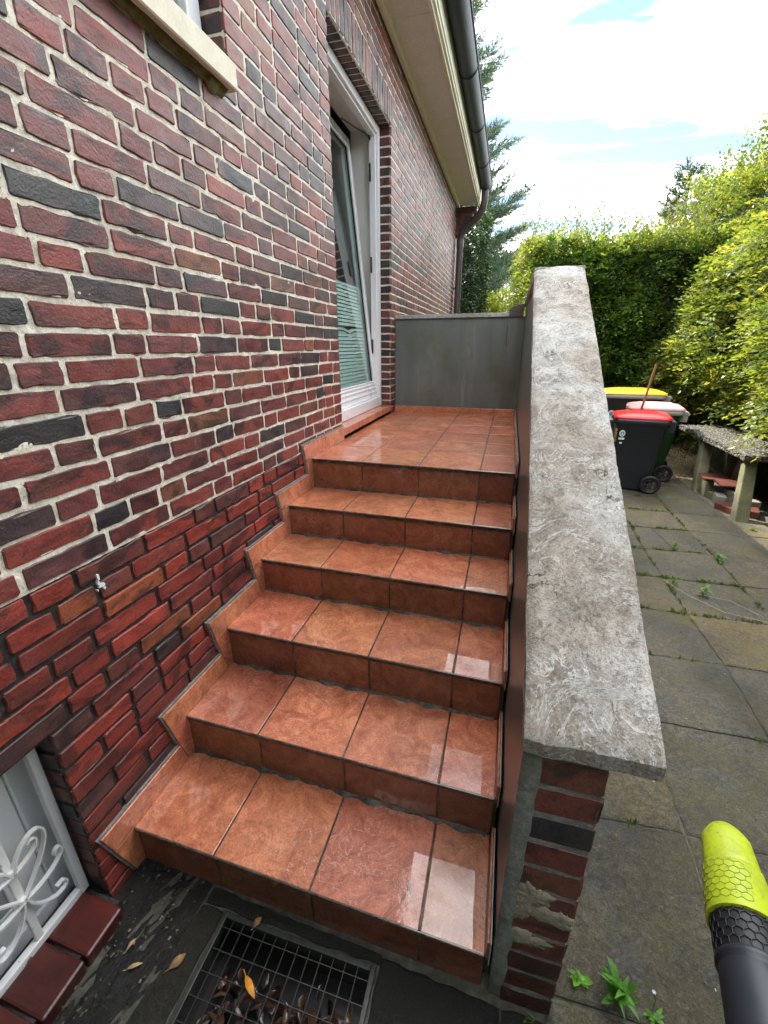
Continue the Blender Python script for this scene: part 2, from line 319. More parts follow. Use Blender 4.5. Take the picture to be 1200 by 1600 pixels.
M_GREYP = simple('grey rim plastic', (.26, .25, .24), .5, var=.1, sc=10)
M_STICK = simple('white sticker', (.62, .70, .74), .45, var=.08, sc=30)
M_STICKB = simple('blue print', (.10, .22, .40), .5, var=.1, sc=30)
M_ORANGE = simple('amber print', (.58, .36, .10), .5, var=.15, sc=50)
M_WOOD = simple('worn wooden pole', (.20, .085, .05), .6, var=.25, sc=30, bump=.0008)
t = MT('exposed aggregate concrete'); n1 = t.vor(48); n2 = t.noise(30, 6, .75); n3 = t.noise(3, 3)
c = t.mix(t.ramp(n1, [(.2, 1), (.55, 0)]), (.04, .038, .030), (.26, .245, .205)); c = t.mix(t.ramp(n2, [(.45, 0), (.62, .75)]), c, (.06, .055, .04))
nb = t.bump(n1, -.02, .9); M_AGG = t.set(Base_Color=c, Roughness=.85, Normal=t.bump(n2, .006, .8, nb))
t = MT('mossy concrete'); n = t.noise(5, 6, .65); n2 = t.noise(70, 5, .7)
c = t.mix(t.ramp(n, [(.38, 0), (.62, 1)]), (.12, .115, .08), (.20, .205, .10)); c = t.mix(t.ramp(n2, [(.35, .5), (.6, 0)]), c, (.07, .065, .05))
M_MOSSC = t.set(Base_Color=c, Roughness=.85, Normal=t.bump(n2, .004, .8))
M_REDT = simple('red clay tile', (.115, .036, .026), .55, var=.2, sc=20, bump=.001)
M_STONEB = simple('grey block', (.24, .22, .18), .85, var=.25, sc=40, bump=.003)
t = MT('red sill clinker'); n = t.noise(8, 6, .6, t.co((1, 3, 1)), .5)
c = t.mix(t.ramp(n, [(.3, 0), (.7, 1)]), (.040, .012, .010), (.105, .022, .015)); c = t.mix(1, c, t.tone(), 'MULTIPLY')
M_SILLT = t.set(Base_Color=c, Roughness=.28, Normal=t.bump(t.noise(60, 4), .0015, .6))
t = MT('yellow nozzle plastic'); n = t.noise(90, 7, .8); 
mpn = t.co((1, 1, 1)); ho = t.vor(55, mpn, 'DISTANCE_TO_EDGE')
c = t.mix(t.ramp(n, [(.55, 0), (.62, .7)]), (.40, .49, .014), (.15, .17, .03)); c = t.mix(t.ramp(t.noise(18, 6, .7), [(.50, 0), (.64, .55)]), c, (.27, .31, .04))
M_NOZ = t.set(Base_Color=c, Roughness=.4, Normal=t.bump(n, .0006, .4))
M_NOZL = simple('dirt filled groove', (.26, .30, .03), .6, var=.2, sc=60)
M_TOOLG = simple('charcoal tool housing', (.022, .026, .034), .45, var=.12, sc=30, bump=.0004)
M_DLEAF = simple('dry brown leaf', (.28, .15, .06), .6, var=.3, sc=60, bump=.001)
M_PLEAF = simple('pale straw leaf', (.42, .30, .13), .6, var=.25, sc=60, bump=.001)
M_OLEAF = simple('orange fallen leaf', (.75, .30, .02), .45, var=.25, sc=50, bump=.0006)
M_ROOF = simple('brown roof tile', (.14, .06, .045), .7, var=.25, sc=12, bump=.003)
M_PITB = simple('black drain tray', (.006, .0055, .005), .35, var=.4, sc=30)
M_WEED = leafmat('weed leaf', .35)

# ------------------------------------------------------------------ brickwork
TONES = [((.175, .034, .026), 26), ((.145, .030, .025), 27), ((.115, .028, .026), 19), ((.088, .032, .031), 13), ((.052, .030, .031), 7), ((.030, .026, .027), 5), ((.17, .058, .030), 7)]
def btone(rng, dark=0):
    w = [a[1] for a in TONES]
    if dark: w = [x*(.5 if i < 2 else 2.2) for i, x in enumerate(w)]
    c = rng.choices([a[0] for a in TONES], w)[0]; k = rng.uniform(.8, 1.2); return tuple(x*k for x in c)
def brick(mb, P, u0, u1, v0, v1, rng, col, det=1, back=-.03, rough=1.0):
    """one hand-made brick; P(u,v,n) -> world"""
    if det == 2: nu, nv = max(4, int((u1-u0)/.028)+1), 4
    elif det == 1: nu, nv = max(3, int((u1-u0)/.06)+1), 3
    else: nu, nv = 2, 2
    if det: nv -= 1
    b = .0019 if det else .002
    j = {2: .0016, 1: .0013, 0: .0006}[det]*rough
    tilt = rng.uniform(-1, 1)*.0025*rough; pr = rng.uniform(-.0015, .002)*rough; dv = rng.uniform(-.0018, .0018)*rough; dr = rng.uniform(-.002, .002)*rough
    cr = rng.uniform(.001, .0045) if det else 0
    eu, ev = .0032/(u1-u0), .0032/(v1-v0)
    FU = [0, eu]+[q/(nu-1) for q in range(1, nu-1)]+[1-eu, 1] if det else [0, 1]
    FV = [0, ev]+[q/(nv-1) for q in range(1, nv-1)]+[1-ev, 1] if det else [0, 1]
    nu, nv = len(FU), len(FV)
    def base(i, k, grow):
        fu, fv = FU[i], FV[k]
        u = u0+b+(u1-u0-2*b)*fu; v = v0+b+(v1-v0-2*b)*fv
        ed = (i in (0, nu-1)), (k in (0, nv-1))
        if ed[0]: u += (1 if i == 0 else -1)*(-grow)
        if ed[1]: v += (1 if k == 0 else -1)*(-grow)
        if ed[0] and ed[1]: u += (1 if i == 0 else -1)*cr; v += (1 if k == 0 else -1)*cr*.6
        return u, v+dv+dr*(fu-.5)*2, ed
    jt = {}
    vs = []; idx = {}
    for i in range(nu):
        for k in range(nv):
            u, v, ed = base(i, k, 0); g = (rng.uniform(-j, j), rng.uniform(-j, j)); jt[i, k] = g
            n = pr+tilt*(FV[k]-.5)+rng.uniform(-.00035, .00035)*rough
            if det == 2 and rng.random() < .09 and (ed[0] or ed[1]): n -= rng.uniform(.002, .005); g = (g[0]*2.5, g[1]*2.5); jt[i, k] = g
            idx[i, k] = len(vs); vs.append(P(u+g[0], v+g[1], n))
    fs = [(idx[i, k], idx[i+1, k], idx[i+1, k+1], idx[i, k+1]) for i in range(nu-1) for k in range(nv-1)]
    bd = [(i, 0) for i in range(nu-1)]+[(nu-1, k) for k in range(nv-1)]+[(i, nv-1) for i in range(nu-1, 0, -1)]+[(0, k) for k in range(nv-1, 0, -1)]
    prev = [idx[q] for q in bd]
    for (grow, depth) in ((b*.9, -b*.9), (b, back)):
        cur = []
        for q in bd:
            u, v, ed = base(q[0], q[1], grow); g = jt[q]; cur.append(len(vs)); vs.append(P(u+g[0]*1.3, v+g[1]*1.3, depth))
        m = len(bd)
        for a in range(m): fs.append((prev[a], cur[a], cur[(a+1) % m], prev[(a+1) % m]))
        prev = cur
    mb.add(vs, fs, col, 0, False)

CP_ = .0605; ZC = [1.0+CP_*k for k in range(-19, 42)]
OPEN = [(-1.0, -.118, .02, .637), (-.35, 1.0, 2.33, 3.24), (1.91, 3.135, .90, 2.9965)]  # basement window, upper window, door
Y0, Y1, ZTOP = -1.6, 7.3, 3.46
house = empty('brick_house', (0, 0, 0), 'dark red clinker brick house beside the tiled steps, with white garden door and grey gutter', 'house')
rng = random.Random(3)
jamb_col = {}
mb = MB()
PW = lambda u, v, n: (n, u, v)
for z in ZC:
    if z > ZTOP: break
    za, zb = z+.0055, z+CP_-.0058
    segs = [(Y0, Y1)]
    for (a, b, c_, d) in OPEN:
        if zb > c_ and za < d:
            ns = []
            for (p, q) in segs:
                if a > p: ns.append((p, min(q, a)))
                if b < q: ns.append((max(p, b), q))
                if b <= p or a >= q: pass
            segs = [s_ for s_ in ns if s_[1]-s_[0] > .02]
    if 2.98 < z < 3.17:    # soldier course over the door
        ns = []
        for (p, q) in segs:
            if p < 1.85 and q > 3.2: ns += [(p, 1.86), (3.185, q)]
            else: ns.append((p, q))
        segs = ns
    for (p, q) in segs:
        y = p+ (0 if p > Y0 else rng.uniform(-.2, 0))
        first = True
        while y < q-.01:
            lens = .212 if rng.random() < .60 else .101
            if first and p > Y0: lens = .101 if int(round((z-1)/CP_)) % 2 else .212
            first = False
            e = y+lens*rng.uniform(.985, 1.015)
            if q-e < .05: e = q
            elif q-e < .115 and q < Y1: e = q-.115 if q-.115-y > .06 else q
            col = btone(rng)
            if z < .99: col = (col[0]*1.35, col[1]*1.0, col[2]*.82)
            dist = abs(y+.1)+.3*abs(z-1.5)
            brick(mb, PW, y, e, za+rng.uniform(-.001, .001), min(zb, ZTOP)+rng.uniform(-.001, .001), rng, col, 2 if y < 1.0 else (1 if y < 3.3 else 0), rough=.85)
            if abs(e-q) < .001: jamb_col[(round(q, 3), round(z, 3))] = col
            if abs(y-p) < .001: jamb_col[(round(p, 3), round(z, 3))] = col
            y = e+rng.uniform(.011, .0155)
# jamb bricks
def jamb(yf, sgn, z0, z1, key, dmax=.105, dark=1):
    for z in ZC:
        if z+.055 < z0 or z+.055 > z1+.03: continue
        P = lambda u, v, n: (u, yf+sgn*n, v)
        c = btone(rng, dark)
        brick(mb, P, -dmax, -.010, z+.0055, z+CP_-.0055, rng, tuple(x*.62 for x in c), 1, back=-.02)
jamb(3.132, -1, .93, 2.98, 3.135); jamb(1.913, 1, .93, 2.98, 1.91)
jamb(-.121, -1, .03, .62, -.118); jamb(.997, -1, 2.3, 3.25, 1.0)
# soldier course above door: face and underside
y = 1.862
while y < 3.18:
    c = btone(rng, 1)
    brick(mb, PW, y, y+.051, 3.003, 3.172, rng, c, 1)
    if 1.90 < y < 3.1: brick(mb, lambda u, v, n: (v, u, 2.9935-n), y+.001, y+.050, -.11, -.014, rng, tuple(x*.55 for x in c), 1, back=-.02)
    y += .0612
wall_o = mb.build('wall', M_BRICK, house, recalc=True)
# mortar bed: boxes round the openings
def wallboxes(mb, x0, x1, ya, yb, za, zb, ops):
    ys = sorted({ya, yb, *[v for o in ops for v in o[:2]]}); zs = sorted({za, zb, *[v for o in ops for v in o[2:]]})
    ys = [v for v in ys if ya <= v <= yb]; zs = [v for v in zs if za <= v <= zb]
    for i in range(len(ys)-1):
        for k in range(len(zs)-1):
            cy, cz = (ys[i]+ys[i+1])/2, (zs[k]+zs[k+1])/2
            if any(o[0] < cy < o[1] and o[2] < cz < o[3] for o in ops): continue
            mb.add([(x1, ys[i], zs[k]), (x1, ys[i+1], zs[k]), (x1, ys[i+1], zs[k+1]), (x1, ys[i], zs[k+1])], [(0, 1, 2, 3)])
    for (a, b, c, d) in ops:
        a, b, c, d = max(a, ya), min(b, yb), max(c, za), min(d, zb)
        if b <= a or d <= c: continue
        mb.add([(x1, a, c), (x0, a, c), (x0, b, c), (x1, b, c)], [(0, 1, 2, 3)]) if c > za else None
        mb.add([(x1, a, d), (x0, a, d), (x0, b, d), (x1, b, d)], [(3, 2, 1, 0)]) if d < zb else None
        mb.add([(x1, a, c), (x0, a, c), (x0, a, d), (x1, a, d)], [(0, 1, 2, 3)]) if a > ya else None
        mb.add([(x1, b, c), (x0, b, c), (x0, b, d), (x1, b, d)], [(3, 2, 1, 0)])
def rough_sheet(x0, ya, yb, za, zb, ops, st, seed, amp):
    g_ = np.random.default_rng(seed); ny, nz_ = int((yb-ya)/st)+1, int((zb-za)/st)+1
    Yg, Zg = np.meshgrid(np.linspace(ya, yb, ny), np.linspace(za, zb, nz_), indexing='ij')
    def sm(k):
        a = g_.normal(0, 1, Yg.shape)
        for _ in range(k): a = (a+np.roll(a, 1, 0)+np.roll(a, -1, 0)+np.roll(a, 1, 1)+np.roll(a, -1, 1))/5
        return a/a.std()
    X = x0+amp*(.6*sm(1)+.8*sm(5)+.7*sm(25)); V = np.stack([X, Yg, Zg], -1).reshape(-1, 3)
    idx = np.arange(ny*nz_).reshape(ny, nz_); F = np.stack([idx[:-1, :-1], idx[1:, :-1], idx[1:, 1:], idx[:-1, 1:]], -1).reshape(-1, 4)
    c = V[F].mean(1); keep = np.ones(len(F), bool)
    for (a, b, c0, d) in ops: keep &= ~((c[:, 1] > a-.002) & (c[:, 1] < b+.002) & (c[:, 2] > c0-.002) & (c[:, 2] < d+.002))
    return V, F[keep]
mb = MB(); wallboxes(mb, -.30, -.0075, Y0, Y1, .997, ZTOP+.1, OPEN); mb.build('mortar_backing', M_MORT, house, recalc=False)
V_, F_ = rough_sheet(-.0036, -.6, 1.905, .9975, 3.35, OPEN, .0058, 1, .00080); quadmesh('mortar_joints', V_, F_, M_MORT, house, smooth=True)
V_, F_ = rough_sheet(-.0034, 3.14, 7.29, .9975, 3.50, OPEN, .05, 2, .0004); quadmesh('mortar_joints', V_, F_, M_MORT, house, smooth=True)
V_, F_ = rough_sheet(-.0034, 1.905, 3.14, 3.0, 3.50, OPEN, .012, 3, .0006); quadmesh('mortar_joints', V_, F_, M_MORT, house, smooth=True)
mb = MB(); wallboxes(mb, -.30, -.0062, Y0, Y1, -.1, .997, OPEN); mb.build('base_mortar_joints', M_MORTD, house, recalc=False)
# end walls, far gable, inner core (so light does not leak) ------------
mb = MB(); mb.box((-7, Y1-.02, -.1), (-.006, Y1, 3.6)); mb.box((-7, Y0, -.1), (-.006, Y0+.02, 3.6)); mb.box((-7.02, Y0, -.1), (-7, Y1, 3.6))
mb.build('side_wall', M_ROOF, house)
# eaves corbel at the far end of the wall
mb = MB(); rr = random.Random(5)
for k in range(5):
    z = 3.46-.075*(k+1); xx = .30-.058*k
    n = 0; x = 0.0
    while x < xx-.02:
        e = min(x+.062, xx)
        brick(mb, lambda u, v, n: (u, 7.10-n, v), x, e-.006, z+.005, z+.069, rr, tuple(c*.7 for c in btone(rr, 1)), 0); x = e+.004
    mb.box((0, 7.108, z), (xx, 7.30, z+.075), col=(.07, .03, .03))
mb.build('eaves_corbel', M_BRICK, house)
# soffit, mouldings, fascia, roof ---------------------------------------
ZS = 3.49
mb = MB(); mb.box((.045, Y0-.3, ZS), (.300, 7.12, ZS+.02)); 
for yy in (0.2, 1.6, 3.0, 4.4, 5.8): mb.box((.046, yy, ZS-.0015), (.299, yy+.004, ZS+.001), col=(.3, .3, .3))
mb.build('soffit', M_SOFFIT, house)
mb = MB(); mb.box((0.004, Y0-.3, ZS-.045), (.045, 7.09, ZS+.018), bev=.006); mb.build('eaves_moulding', M_CREAMY, house)
mb = MB(); mb.box((.301, Y0-.3, ZS-.035), (.325, 7.13, ZS+.17), bev=.003); mb.box((.3255, Y0-.3, ZS-.018), (.343, 7.13, ZS+.17), bev=.003); mb.box((.3435, Y0-.3, ZS+.004), (.352, 7.13, ZS+.17), bev=.002)
mb.build('fascia', M_CREAMY, house)
mb = MB()
sl = math.tan(R(38)); x0r, z0r = .40, ZS+.185
for k in range(22):
    xa, xb = x0r-k*.18, x0r-(k+1)*.18-.02
    za, zb = z0r+k*.18*sl+.02, z0r+(k+1)*.18*sl
    mb.add([(xa, Y0-.3, za), (xa, 7.2, za), (xb, 7.2, zb), (xb, Y0-.3, zb), (xa, Y0-.3, za-.04), (xa, 7.2, za-.04), (xb, 7.2, zb-.04), (xb, Y0-.3, zb-.04)],
           [(0, 1, 2, 3), (7, 6, 5, 4), (0, 4, 5, 1), (1, 5, 6, 2), (2, 6, 7, 3), (3, 7, 4, 0)])
mb.add([(.35, 7.15, ZS), (-7, 7.15, ZS), (-3.5, 7.15, z0r+22*.18*sl)], [(0, 1, 2)]); mb.add([(.35, Y0-.25, ZS), (-7, Y0-.25, ZS), (-3.5, Y0-.25, z0r+22*.18*sl)], [(0, 1, 2)])
mb.add([(-3.5, Y0-.3, z0r+22*.18*sl), (-3.5, 7.2, z0r+22*.18*sl), (-7.3, 7.2, 3.6), (-7.3, Y0-.3, 3.6)], [(0, 1, 2, 3)])
mb.build('roof', M_ROOF, house, recalc=False)
# gutter: half round with beaded lip, seams, end cap
GX, GZ, GR = .430, ZS+.165, .078
mb = MB(); seg = 14
def ring(y, r): return [(GX+r*math.cos(math.pi+math.pi*i/seg), y, GZ+r*math.sin(math.pi+math.pi*i/seg)) for i in range(seg+1)]
def gut(ya, yb, r, r2):
    vs = ring(ya, r)+ring(yb, r)+ring(ya, r2)+ring(yb, r2); n = seg+1; fs = []
    for i in range(seg): fs += [(i, i+1, n+i+1, n+i), (2*n+i, 3*n+i, 3*n+i+1, 2*n+i+1)]
    for i in range(seg): fs += [(i, 2*n+i, 2*n+i+1, i+1), (n+i, n+i+1, 3*n+i+1, 3*n+i)]
    mb.add(vs, fs, None, 0, True)
gut(Y0-.3, 7.0, GR, GR-.004)
for yy in (-.6, .7, 2.0, 3.0, 4.0, 5.0, 6.0, 6.9): gut(yy, yy+.022, GR+.004, GR-.001)
mb.tube([(GX+GR, Y0-.3, GZ+.003), (GX+GR, 7.0, GZ+.003)], .011, 10)
mb.add(ring(7.0, GR)+[(GX, 7.0, GZ)], [tuple(range(seg+1))]); mb.add(ring(6.994, GR), [tuple(range(seg, -1, -1))])
mb.build('gutter', M_ZINC, house, recalc=False)
mb = MB(); mb.tube([(GX-.01, 6.88, GZ-.06), (GX-.01, 6.88, GZ-.20), (GX-.03, 6.90, GZ-.29), (GX-.09, 6.95, GZ-.36), (GX-.19, 7.02, GZ-.42), (GX-.29, 7.08, GZ-.48), (GX-.345, 7.12, GZ-.55), (GX-.36, 7.13, GZ-.65), (GX-.36, 7.13, -.05)], .05, 14)
mb.tube([(GX-.36, 7.13, GZ-.62), (GX-.36, 7.13, GZ-.72)], .056, 14); mb.box((0, 7.10, 2.35), (.07, 7.16, 2.38))
mb.build('downpipe', M_PIPE, house)

# garden door (tilted open) ---------------------------------------------
DY0, DY1, DZ0, DZ1 = 1.913, 3.128, 1.022, 2.988
XF = -.085
door = MB()
def framebars(mb, xa, xb, ya, yb, za, zb, w, bev=.004, wb=None):
    wb = wb or w
    mb.box((xa, ya, za), (xb, ya+w, zb), bev=bev); mb.box((xa, yb-w, za), (xb, yb, zb), bev=bev)
    mb.box((xa+.0006, ya+w+.0002, zb-w), (xb-.0006, yb-w-.0002, zb), bev=bev); mb.box((xa+.0006, ya+w+.0002, za), (xb-.0006, yb-w-.0002, za+wb), bev=bev)
framebars(door, XF-.07, XF, DY0, DY1, DZ0, DZ1, .05, wb=.075)
framebars(door, XF-.066, XF-.018, DY0+.051, DY1-.051, DZ0+.076, DZ1-.051, .014, .003)
dr = door.build('garden_door', M_WHITE, house); tag(dr, 'white glazed garden door tilted open at the top')
for zz in (1.45, 2.05, 2.65, 2.9): mb = MB(); mb.box((XF-.063, DY1-.078, zz), (XF-.050, DY1-.066, zz+.11), bev=.002); mb.build('hinge', M_STEEL, dr)
mb = MB(); mb.tube([(XF-.06, DY1-.08, DZ1-.07), (XF-.13, DY1-.45, DZ1-.10)], .005, 6); mb.build('tilt_stay', M_STEEL, dr)
mb = MB(); mb.box((XF-.03, 2.45, DZ1-.0525), (XF-.018, 2.49, DZ1-.0515)); mb.build('drain_slot', M_BLACK, dr)
# leaf rotates about bottom edge into the room
ly0, ly1, lz0, lz1 = DY0+.058, DY1-.062, DZ0+.082, DZ1-.058
tilt = R(6.0)
Mt = Matrix.Translation((XF-.022, 0, lz0)) @ Matrix.Rotation(-tilt, 4, 'Y') @ Matrix.Translation((-(XF-.022), 0, -lz0))
def leafpart(name, fill, mat):
    m = MB(); fill(m); m.v = [tuple(Mt @ Vector(p)) for p in m.v]; return m.build(name, mat, dr)
def f1(m):
    framebars(m, XF-.085, XF-.022, ly0, ly1, lz0, lz1, .062, .005, wb=.125)
    framebars(m, XF-.030, XF-.0215+.004, ly0+.056, ly1-.056, lz0+.119, lz1-.056, .012, .003)
    for q in (.035, .07, .098): m.box((XF-.0225, ly0+.002, lz0+q), (XF-.0175, ly1-.002, lz0+q+.012), bev=.002)
leafpart('leaf_frame', f1, M_WHITE)
leafpart('seal', lambda m: framebars(m, XF-.045, XF-.0335, ly0+.0585, ly1-.0585, lz0+.1215, lz1-.0585, .006, 0), M_BLACK)
leafpart('pane', lambda m: m.box((XF-.050, ly0+.060, lz0+.123), (XF-.044, ly1-.060, lz1-.060)), M_GLASS)
def f2(m):
    z = lz0+.13; rr = random.Random(4); k = 0
    while z < lz0+.80:
        a, b = ly0+.062, ly1-.07
        if k in (15, 16):
            mid = a+.62; dz = -.028 if k == 15 else -.02
            for (p, q, d0, d1) in ((a, mid-.12, 0, 0), (mid-.12, mid, 0, dz), (mid, mid+.12, dz, 0), (mid+.12, b, 0, 0)):
                m.add([(XF-.062, p, z+d0), (XF-.062, q, z+d1), (XF-.082, q, z+.014+d1), (XF-.082, p, z+.014+d0)], [(0, 1, 2, 3)])
                m.add([(XF-.061, p, z+d0-.008), (XF-.061, q, z+d1-.008), (XF-.061, q, z+.010+d1), (XF-.061, p, z+.010+d0)], [(0, 1, 2, 3)])
        else:
            s_ = rr.uniform(-.001, .001)
            m.add([(XF-.060, a, z+s_), (XF-.060, b, z-s_), (XF-.066, b, z+.021), (XF-.066, a, z+.021)], [(0, 1, 2, 3)])
            m.add([(XF-.066, a, z+.021), (XF-.066, b, z+.021), (XF-.082, b, z+.023), (XF-.082, a, z+.023)], [(0, 1, 2, 3)])
        z += .0248; k += 1
    m.box((XF-.086, ly0+.062, z), (XF-.060, ly1-.07, z+.02), bev=.003)
    m.tube([(XF-.06, ly1-.09, z), (XF-.06, ly1-.09, lz0+.2)], .0025, 5)
leafpart('blind', f2, M_BLIND)
mb = MB()
def fold(x, ya, yb, za, zb, amp, n):
    vs = []; m = n*8
    for i in range(m+1):
        y = ya+(yb-ya)*i/m; vs += [(x+amp*math.sin(i/8*2*math.pi)+.004*math.sin(i*1.7), y, za), (x+amp*.8*math.sin(i/8*2*math.pi+.3), y+.02*math.sin(i), zb)]
    mb.add(vs, [(2*i, 2*i+2, 2*i+3, 2*i+1) for i in range(m)], None, 0, True)
fold(-.48, 2.35, 3.10, 1.0, 3.0, .025, 11); fold(-.50, 1.6, 2.0, 1.0, 3.0, .025, 6)
mb.build('curtain', M_CURT, dr)
mb = MB(); X0, X1 = -2.6, -.301
mb.box((X0-.05, 1.2, .94), (X0, 4.0, 3.2)); mb.box((X0, 1.2, .94), (X1, 1.25, 3.2)); mb.box((X0, 3.95, .94), (X1, 4.0, 3.2)); mb.box((X0, 1.25, .92), (X1, 3.95, .97)); mb.box((X0, 1.25, 3.15), (X1, 3.95, 3.2))
mb.box((-.31, 1.25, .97), (-.302, 1.86, 3.15)); mb.box((-.31, 3.19, .97), (-.302, 3.95, 3.15))
mb.build('room_lining', M_ROOM, dr)
mb = MB(); mb.box((-.31, DY1-.002, 1.0), (XF-.0715, DY1+.0055, 2.99)); mb.box((-.31, DY0-.0015, 1.0), (XF-.0715, DY0+.003, 2.99)); mb.box((-.31, DY0+.0035, 2.9865), (XF-.0715, DY1-.0025, 2.9955))
mb.build('reveal_lining', M_WHITED, dr)
# threshold tiles under the door
mb = MB()
for (a, b) in ((1.914, 2.215), (2.219, 2.52), (2.524, 2.825), (2.829, 3.13)): mb.box((-.095, a, .975), (.008, b, DZ0-.002), bev=.003, col=(.95, .9, .9))
mb.build('threshold', M_TILE, dr)

# upper window -----------------------------------------------------------
mb = MB(); framebars(mb, -.13, -.075, -.34, .985, 2.37, 3.24, .07); wn = mb.build('window', M_WHITE, house)
mb = MB(); mb.box((-.108, -.28, 2.43), (-.103, .92, 3.18)); mb.build('pane', M_GLASS, wn)
mb = MB(); mb.box((-.34, -.4, 2.33), (-.30, 1.05, 3.3)); mb.build('net_curtain', M_ROOM, wn)
mb = MB()
mb.v = []; sx = .052
poly = [(-.10, 2.360), (sx, 2.350), (sx, 2.278), (-.10, 2.278)]
mb.prism(poly, 1, -.45, .955)
sill = mb.build('sill', M_CREAM, house)
sill.modifiers.new('b', 'BEVEL').width = .004
mb = MB(); rr = random.Random(9)
n = 60; vs = []
for i in range(n+1):
    y = -.4+1.33*i/n; vs += [(-.001, y, 2.279), (.030+.004*rr.random(), y, 2.2775), (.003, y, 2.262+.010*rr.random()-(.016 if i > n-4 else 0))]
mb.add(vs, [f for i in range(n) for f in ((3*i, 3*i+1, 3*i+4, 3*i+3), (3*i+1, 3*i+2, 3*i+5, 3*i+4))], None, 0, True)
mb.build('sill_bedding', simple('mossy bedding mortar', (.16, .14, .05), .8, var=.4, sc=40, bump=.003), house, recalc=False)
# small dark clip high on wall
# basement window --------------------------------------------------------
mb = MB(); XB = -.12
framebars(mb, XB-.03, XB, -.95, -.124, .02, .61, .05); framebars(mb, XB-.025, XB-.008, -.90, -.175, .07, .56, .06, .003)
framebars(mb, XB-.022, XB-.013, -.83, -.245, .14, .49, .012, .003)
bw = mb.build('basement_window', M_WHITE, house)
mb = MB(); mb.box((XB-.022, -.82, .15), (XB-.018, -.25, .48)); mb.build('pane', simple('greyish basement pane', (.30, .33, .36), .12, var=.1, sc=4), bw)
mb = MB(); XG = -.055
framebars(mb, XG-.022, XG, -.90, -.128, .055, .618, .022, .003)
for yy in (-.262, -.52): mb.box((XG-.016, yy-.009, .077), (XG-.004, yy+.009, .597), bev=.002)
def scroll(cy, cz, s, fl, ang):
    pts = []
    for i in range(25):
        a = i/24; th = ang+fl*(a*4.4); r = s*(1-.72*a)
        pts.append((cy+r*math.cos(th), cz+r*math.sin(th)))
    return pts
def strap(pts, x=XG+.003, w=.012, th=.0022):
    vs = []; n = len(pts)
    for i, (y, z) in enumerate(pts):
        a = pts[max(0, i-1)]; b = pts[min(n-1, i+1)]; d = Vector((b[0]-a[0], b[1]-a[1])).normalized(); nn = (-d.y*th, d.x*th)
        for (o, xx) in ((1, -w/2), (1, w/2), (-1, w/2), (-1, -w/2)): vs.append((x+xx, y+nn[0]*o, z+nn[1]*o))
    fs = [(4*i+k, 4*i+(k+1) % 4, 4*i+4+(k+1) % 4, 4*i+4+k) for i in range(n-1) for k in range(4)]+[(0, 1, 2, 3), (4*n-1, 4*n-2, 4*n-3, 4*n-4)]
    mb.add(vs, fs)
def heart(cy, cz, sy, sz):   # loop that leaves the bar and curls back in
    pts = []
    for i in range(30):
        a = i/29; th = math.pi*1.5*a
        y = cy+sy*(.075*math.sin(math.pi*a)+.012*a*math.sin(9*a)); z = cz+sz*(.115*math.sin(math.pi*a*.82)-.05*max(0, a-.62)*2.2)
        pts.append((y, z))
    return pts
for bar in (-.262, -.52):
    for (sy) in (1, -1):
        def bez(P, n=14):
            o = []
            for i in range(n+1):
                t_ = i/n; q = [Vector(p) for p in P]
                while len(q) > 1: q = [q[j].lerp(q[j+1], t_) for j in range(len(q)-1)]
                o.append((q[0].x, q[0].y))
            return o
        strap(bez([(bar+sy*.004, .335), (bar+sy*.015, .385), (bar+sy*.060, .43), (bar+sy*.125, .41), (bar+sy*.105, .335), (bar+sy*.04, .29), (bar+sy*.004, .240)], 22))
        strap(bez([(bar+sy*.005, .332), (bar+sy*.05, .335), (bar+sy*.085, .355), (bar+sy*.06, .395), (bar+sy*.045, .375)]))
        strap(bez([(bar+sy*.004, .235), (bar+sy*.05, .225), (bar+sy*.11, .235), (bar+sy*.13, .285), (bar+sy*.09, .300), (bar+sy*.085, .270)]))
        strap(bez([(bar+sy*.004, .232), (bar+sy*.015, .18), (bar+sy*.05, .12), (bar+sy*.11, .13), (bar+sy*.10, .19), (bar+sy*.065, .175)]))
    for zz in (.235, .335): mb.box((XG-.006, bar-.013, zz-.010), (XG+.006, bar+.013, zz+.010), bev=.002)
gr = mb.build('window_grille', M_CHIP, bw)
for zz in (.13, .50): mb = MB(); mb.tube([(XG-.012, -.134, zz), (XG-.012, -.118, zz), (XG, -.112, zz-.004)], .006, 8); mb.build('bracket', M_RUST, gr)
mb = MB(); y = -1.2
tn_ = [(1, 1, 1), (.8, .8, .9), (1.1, .9, .9)]; k = 0
while y < -.14:
    e = min(y+.118, -.128)
    M4 = Matrix.Translation((0, 0, 0)) @ Matrix.Rotation(R(7), 4, 'Y')
    mb.box((-.10, y+.003, -.01), (.065, e-.003, .050), bev=.007, col=tn_[k % 3], M=M4); y = e; k += 1
mb.build('basement_sill', M_SILLT, house)
mb = MB(); mb.box((-.1, -1.2, -.02), (.05, -.13, .038)); mb.build('sill_mortar', M_MORTD, house)

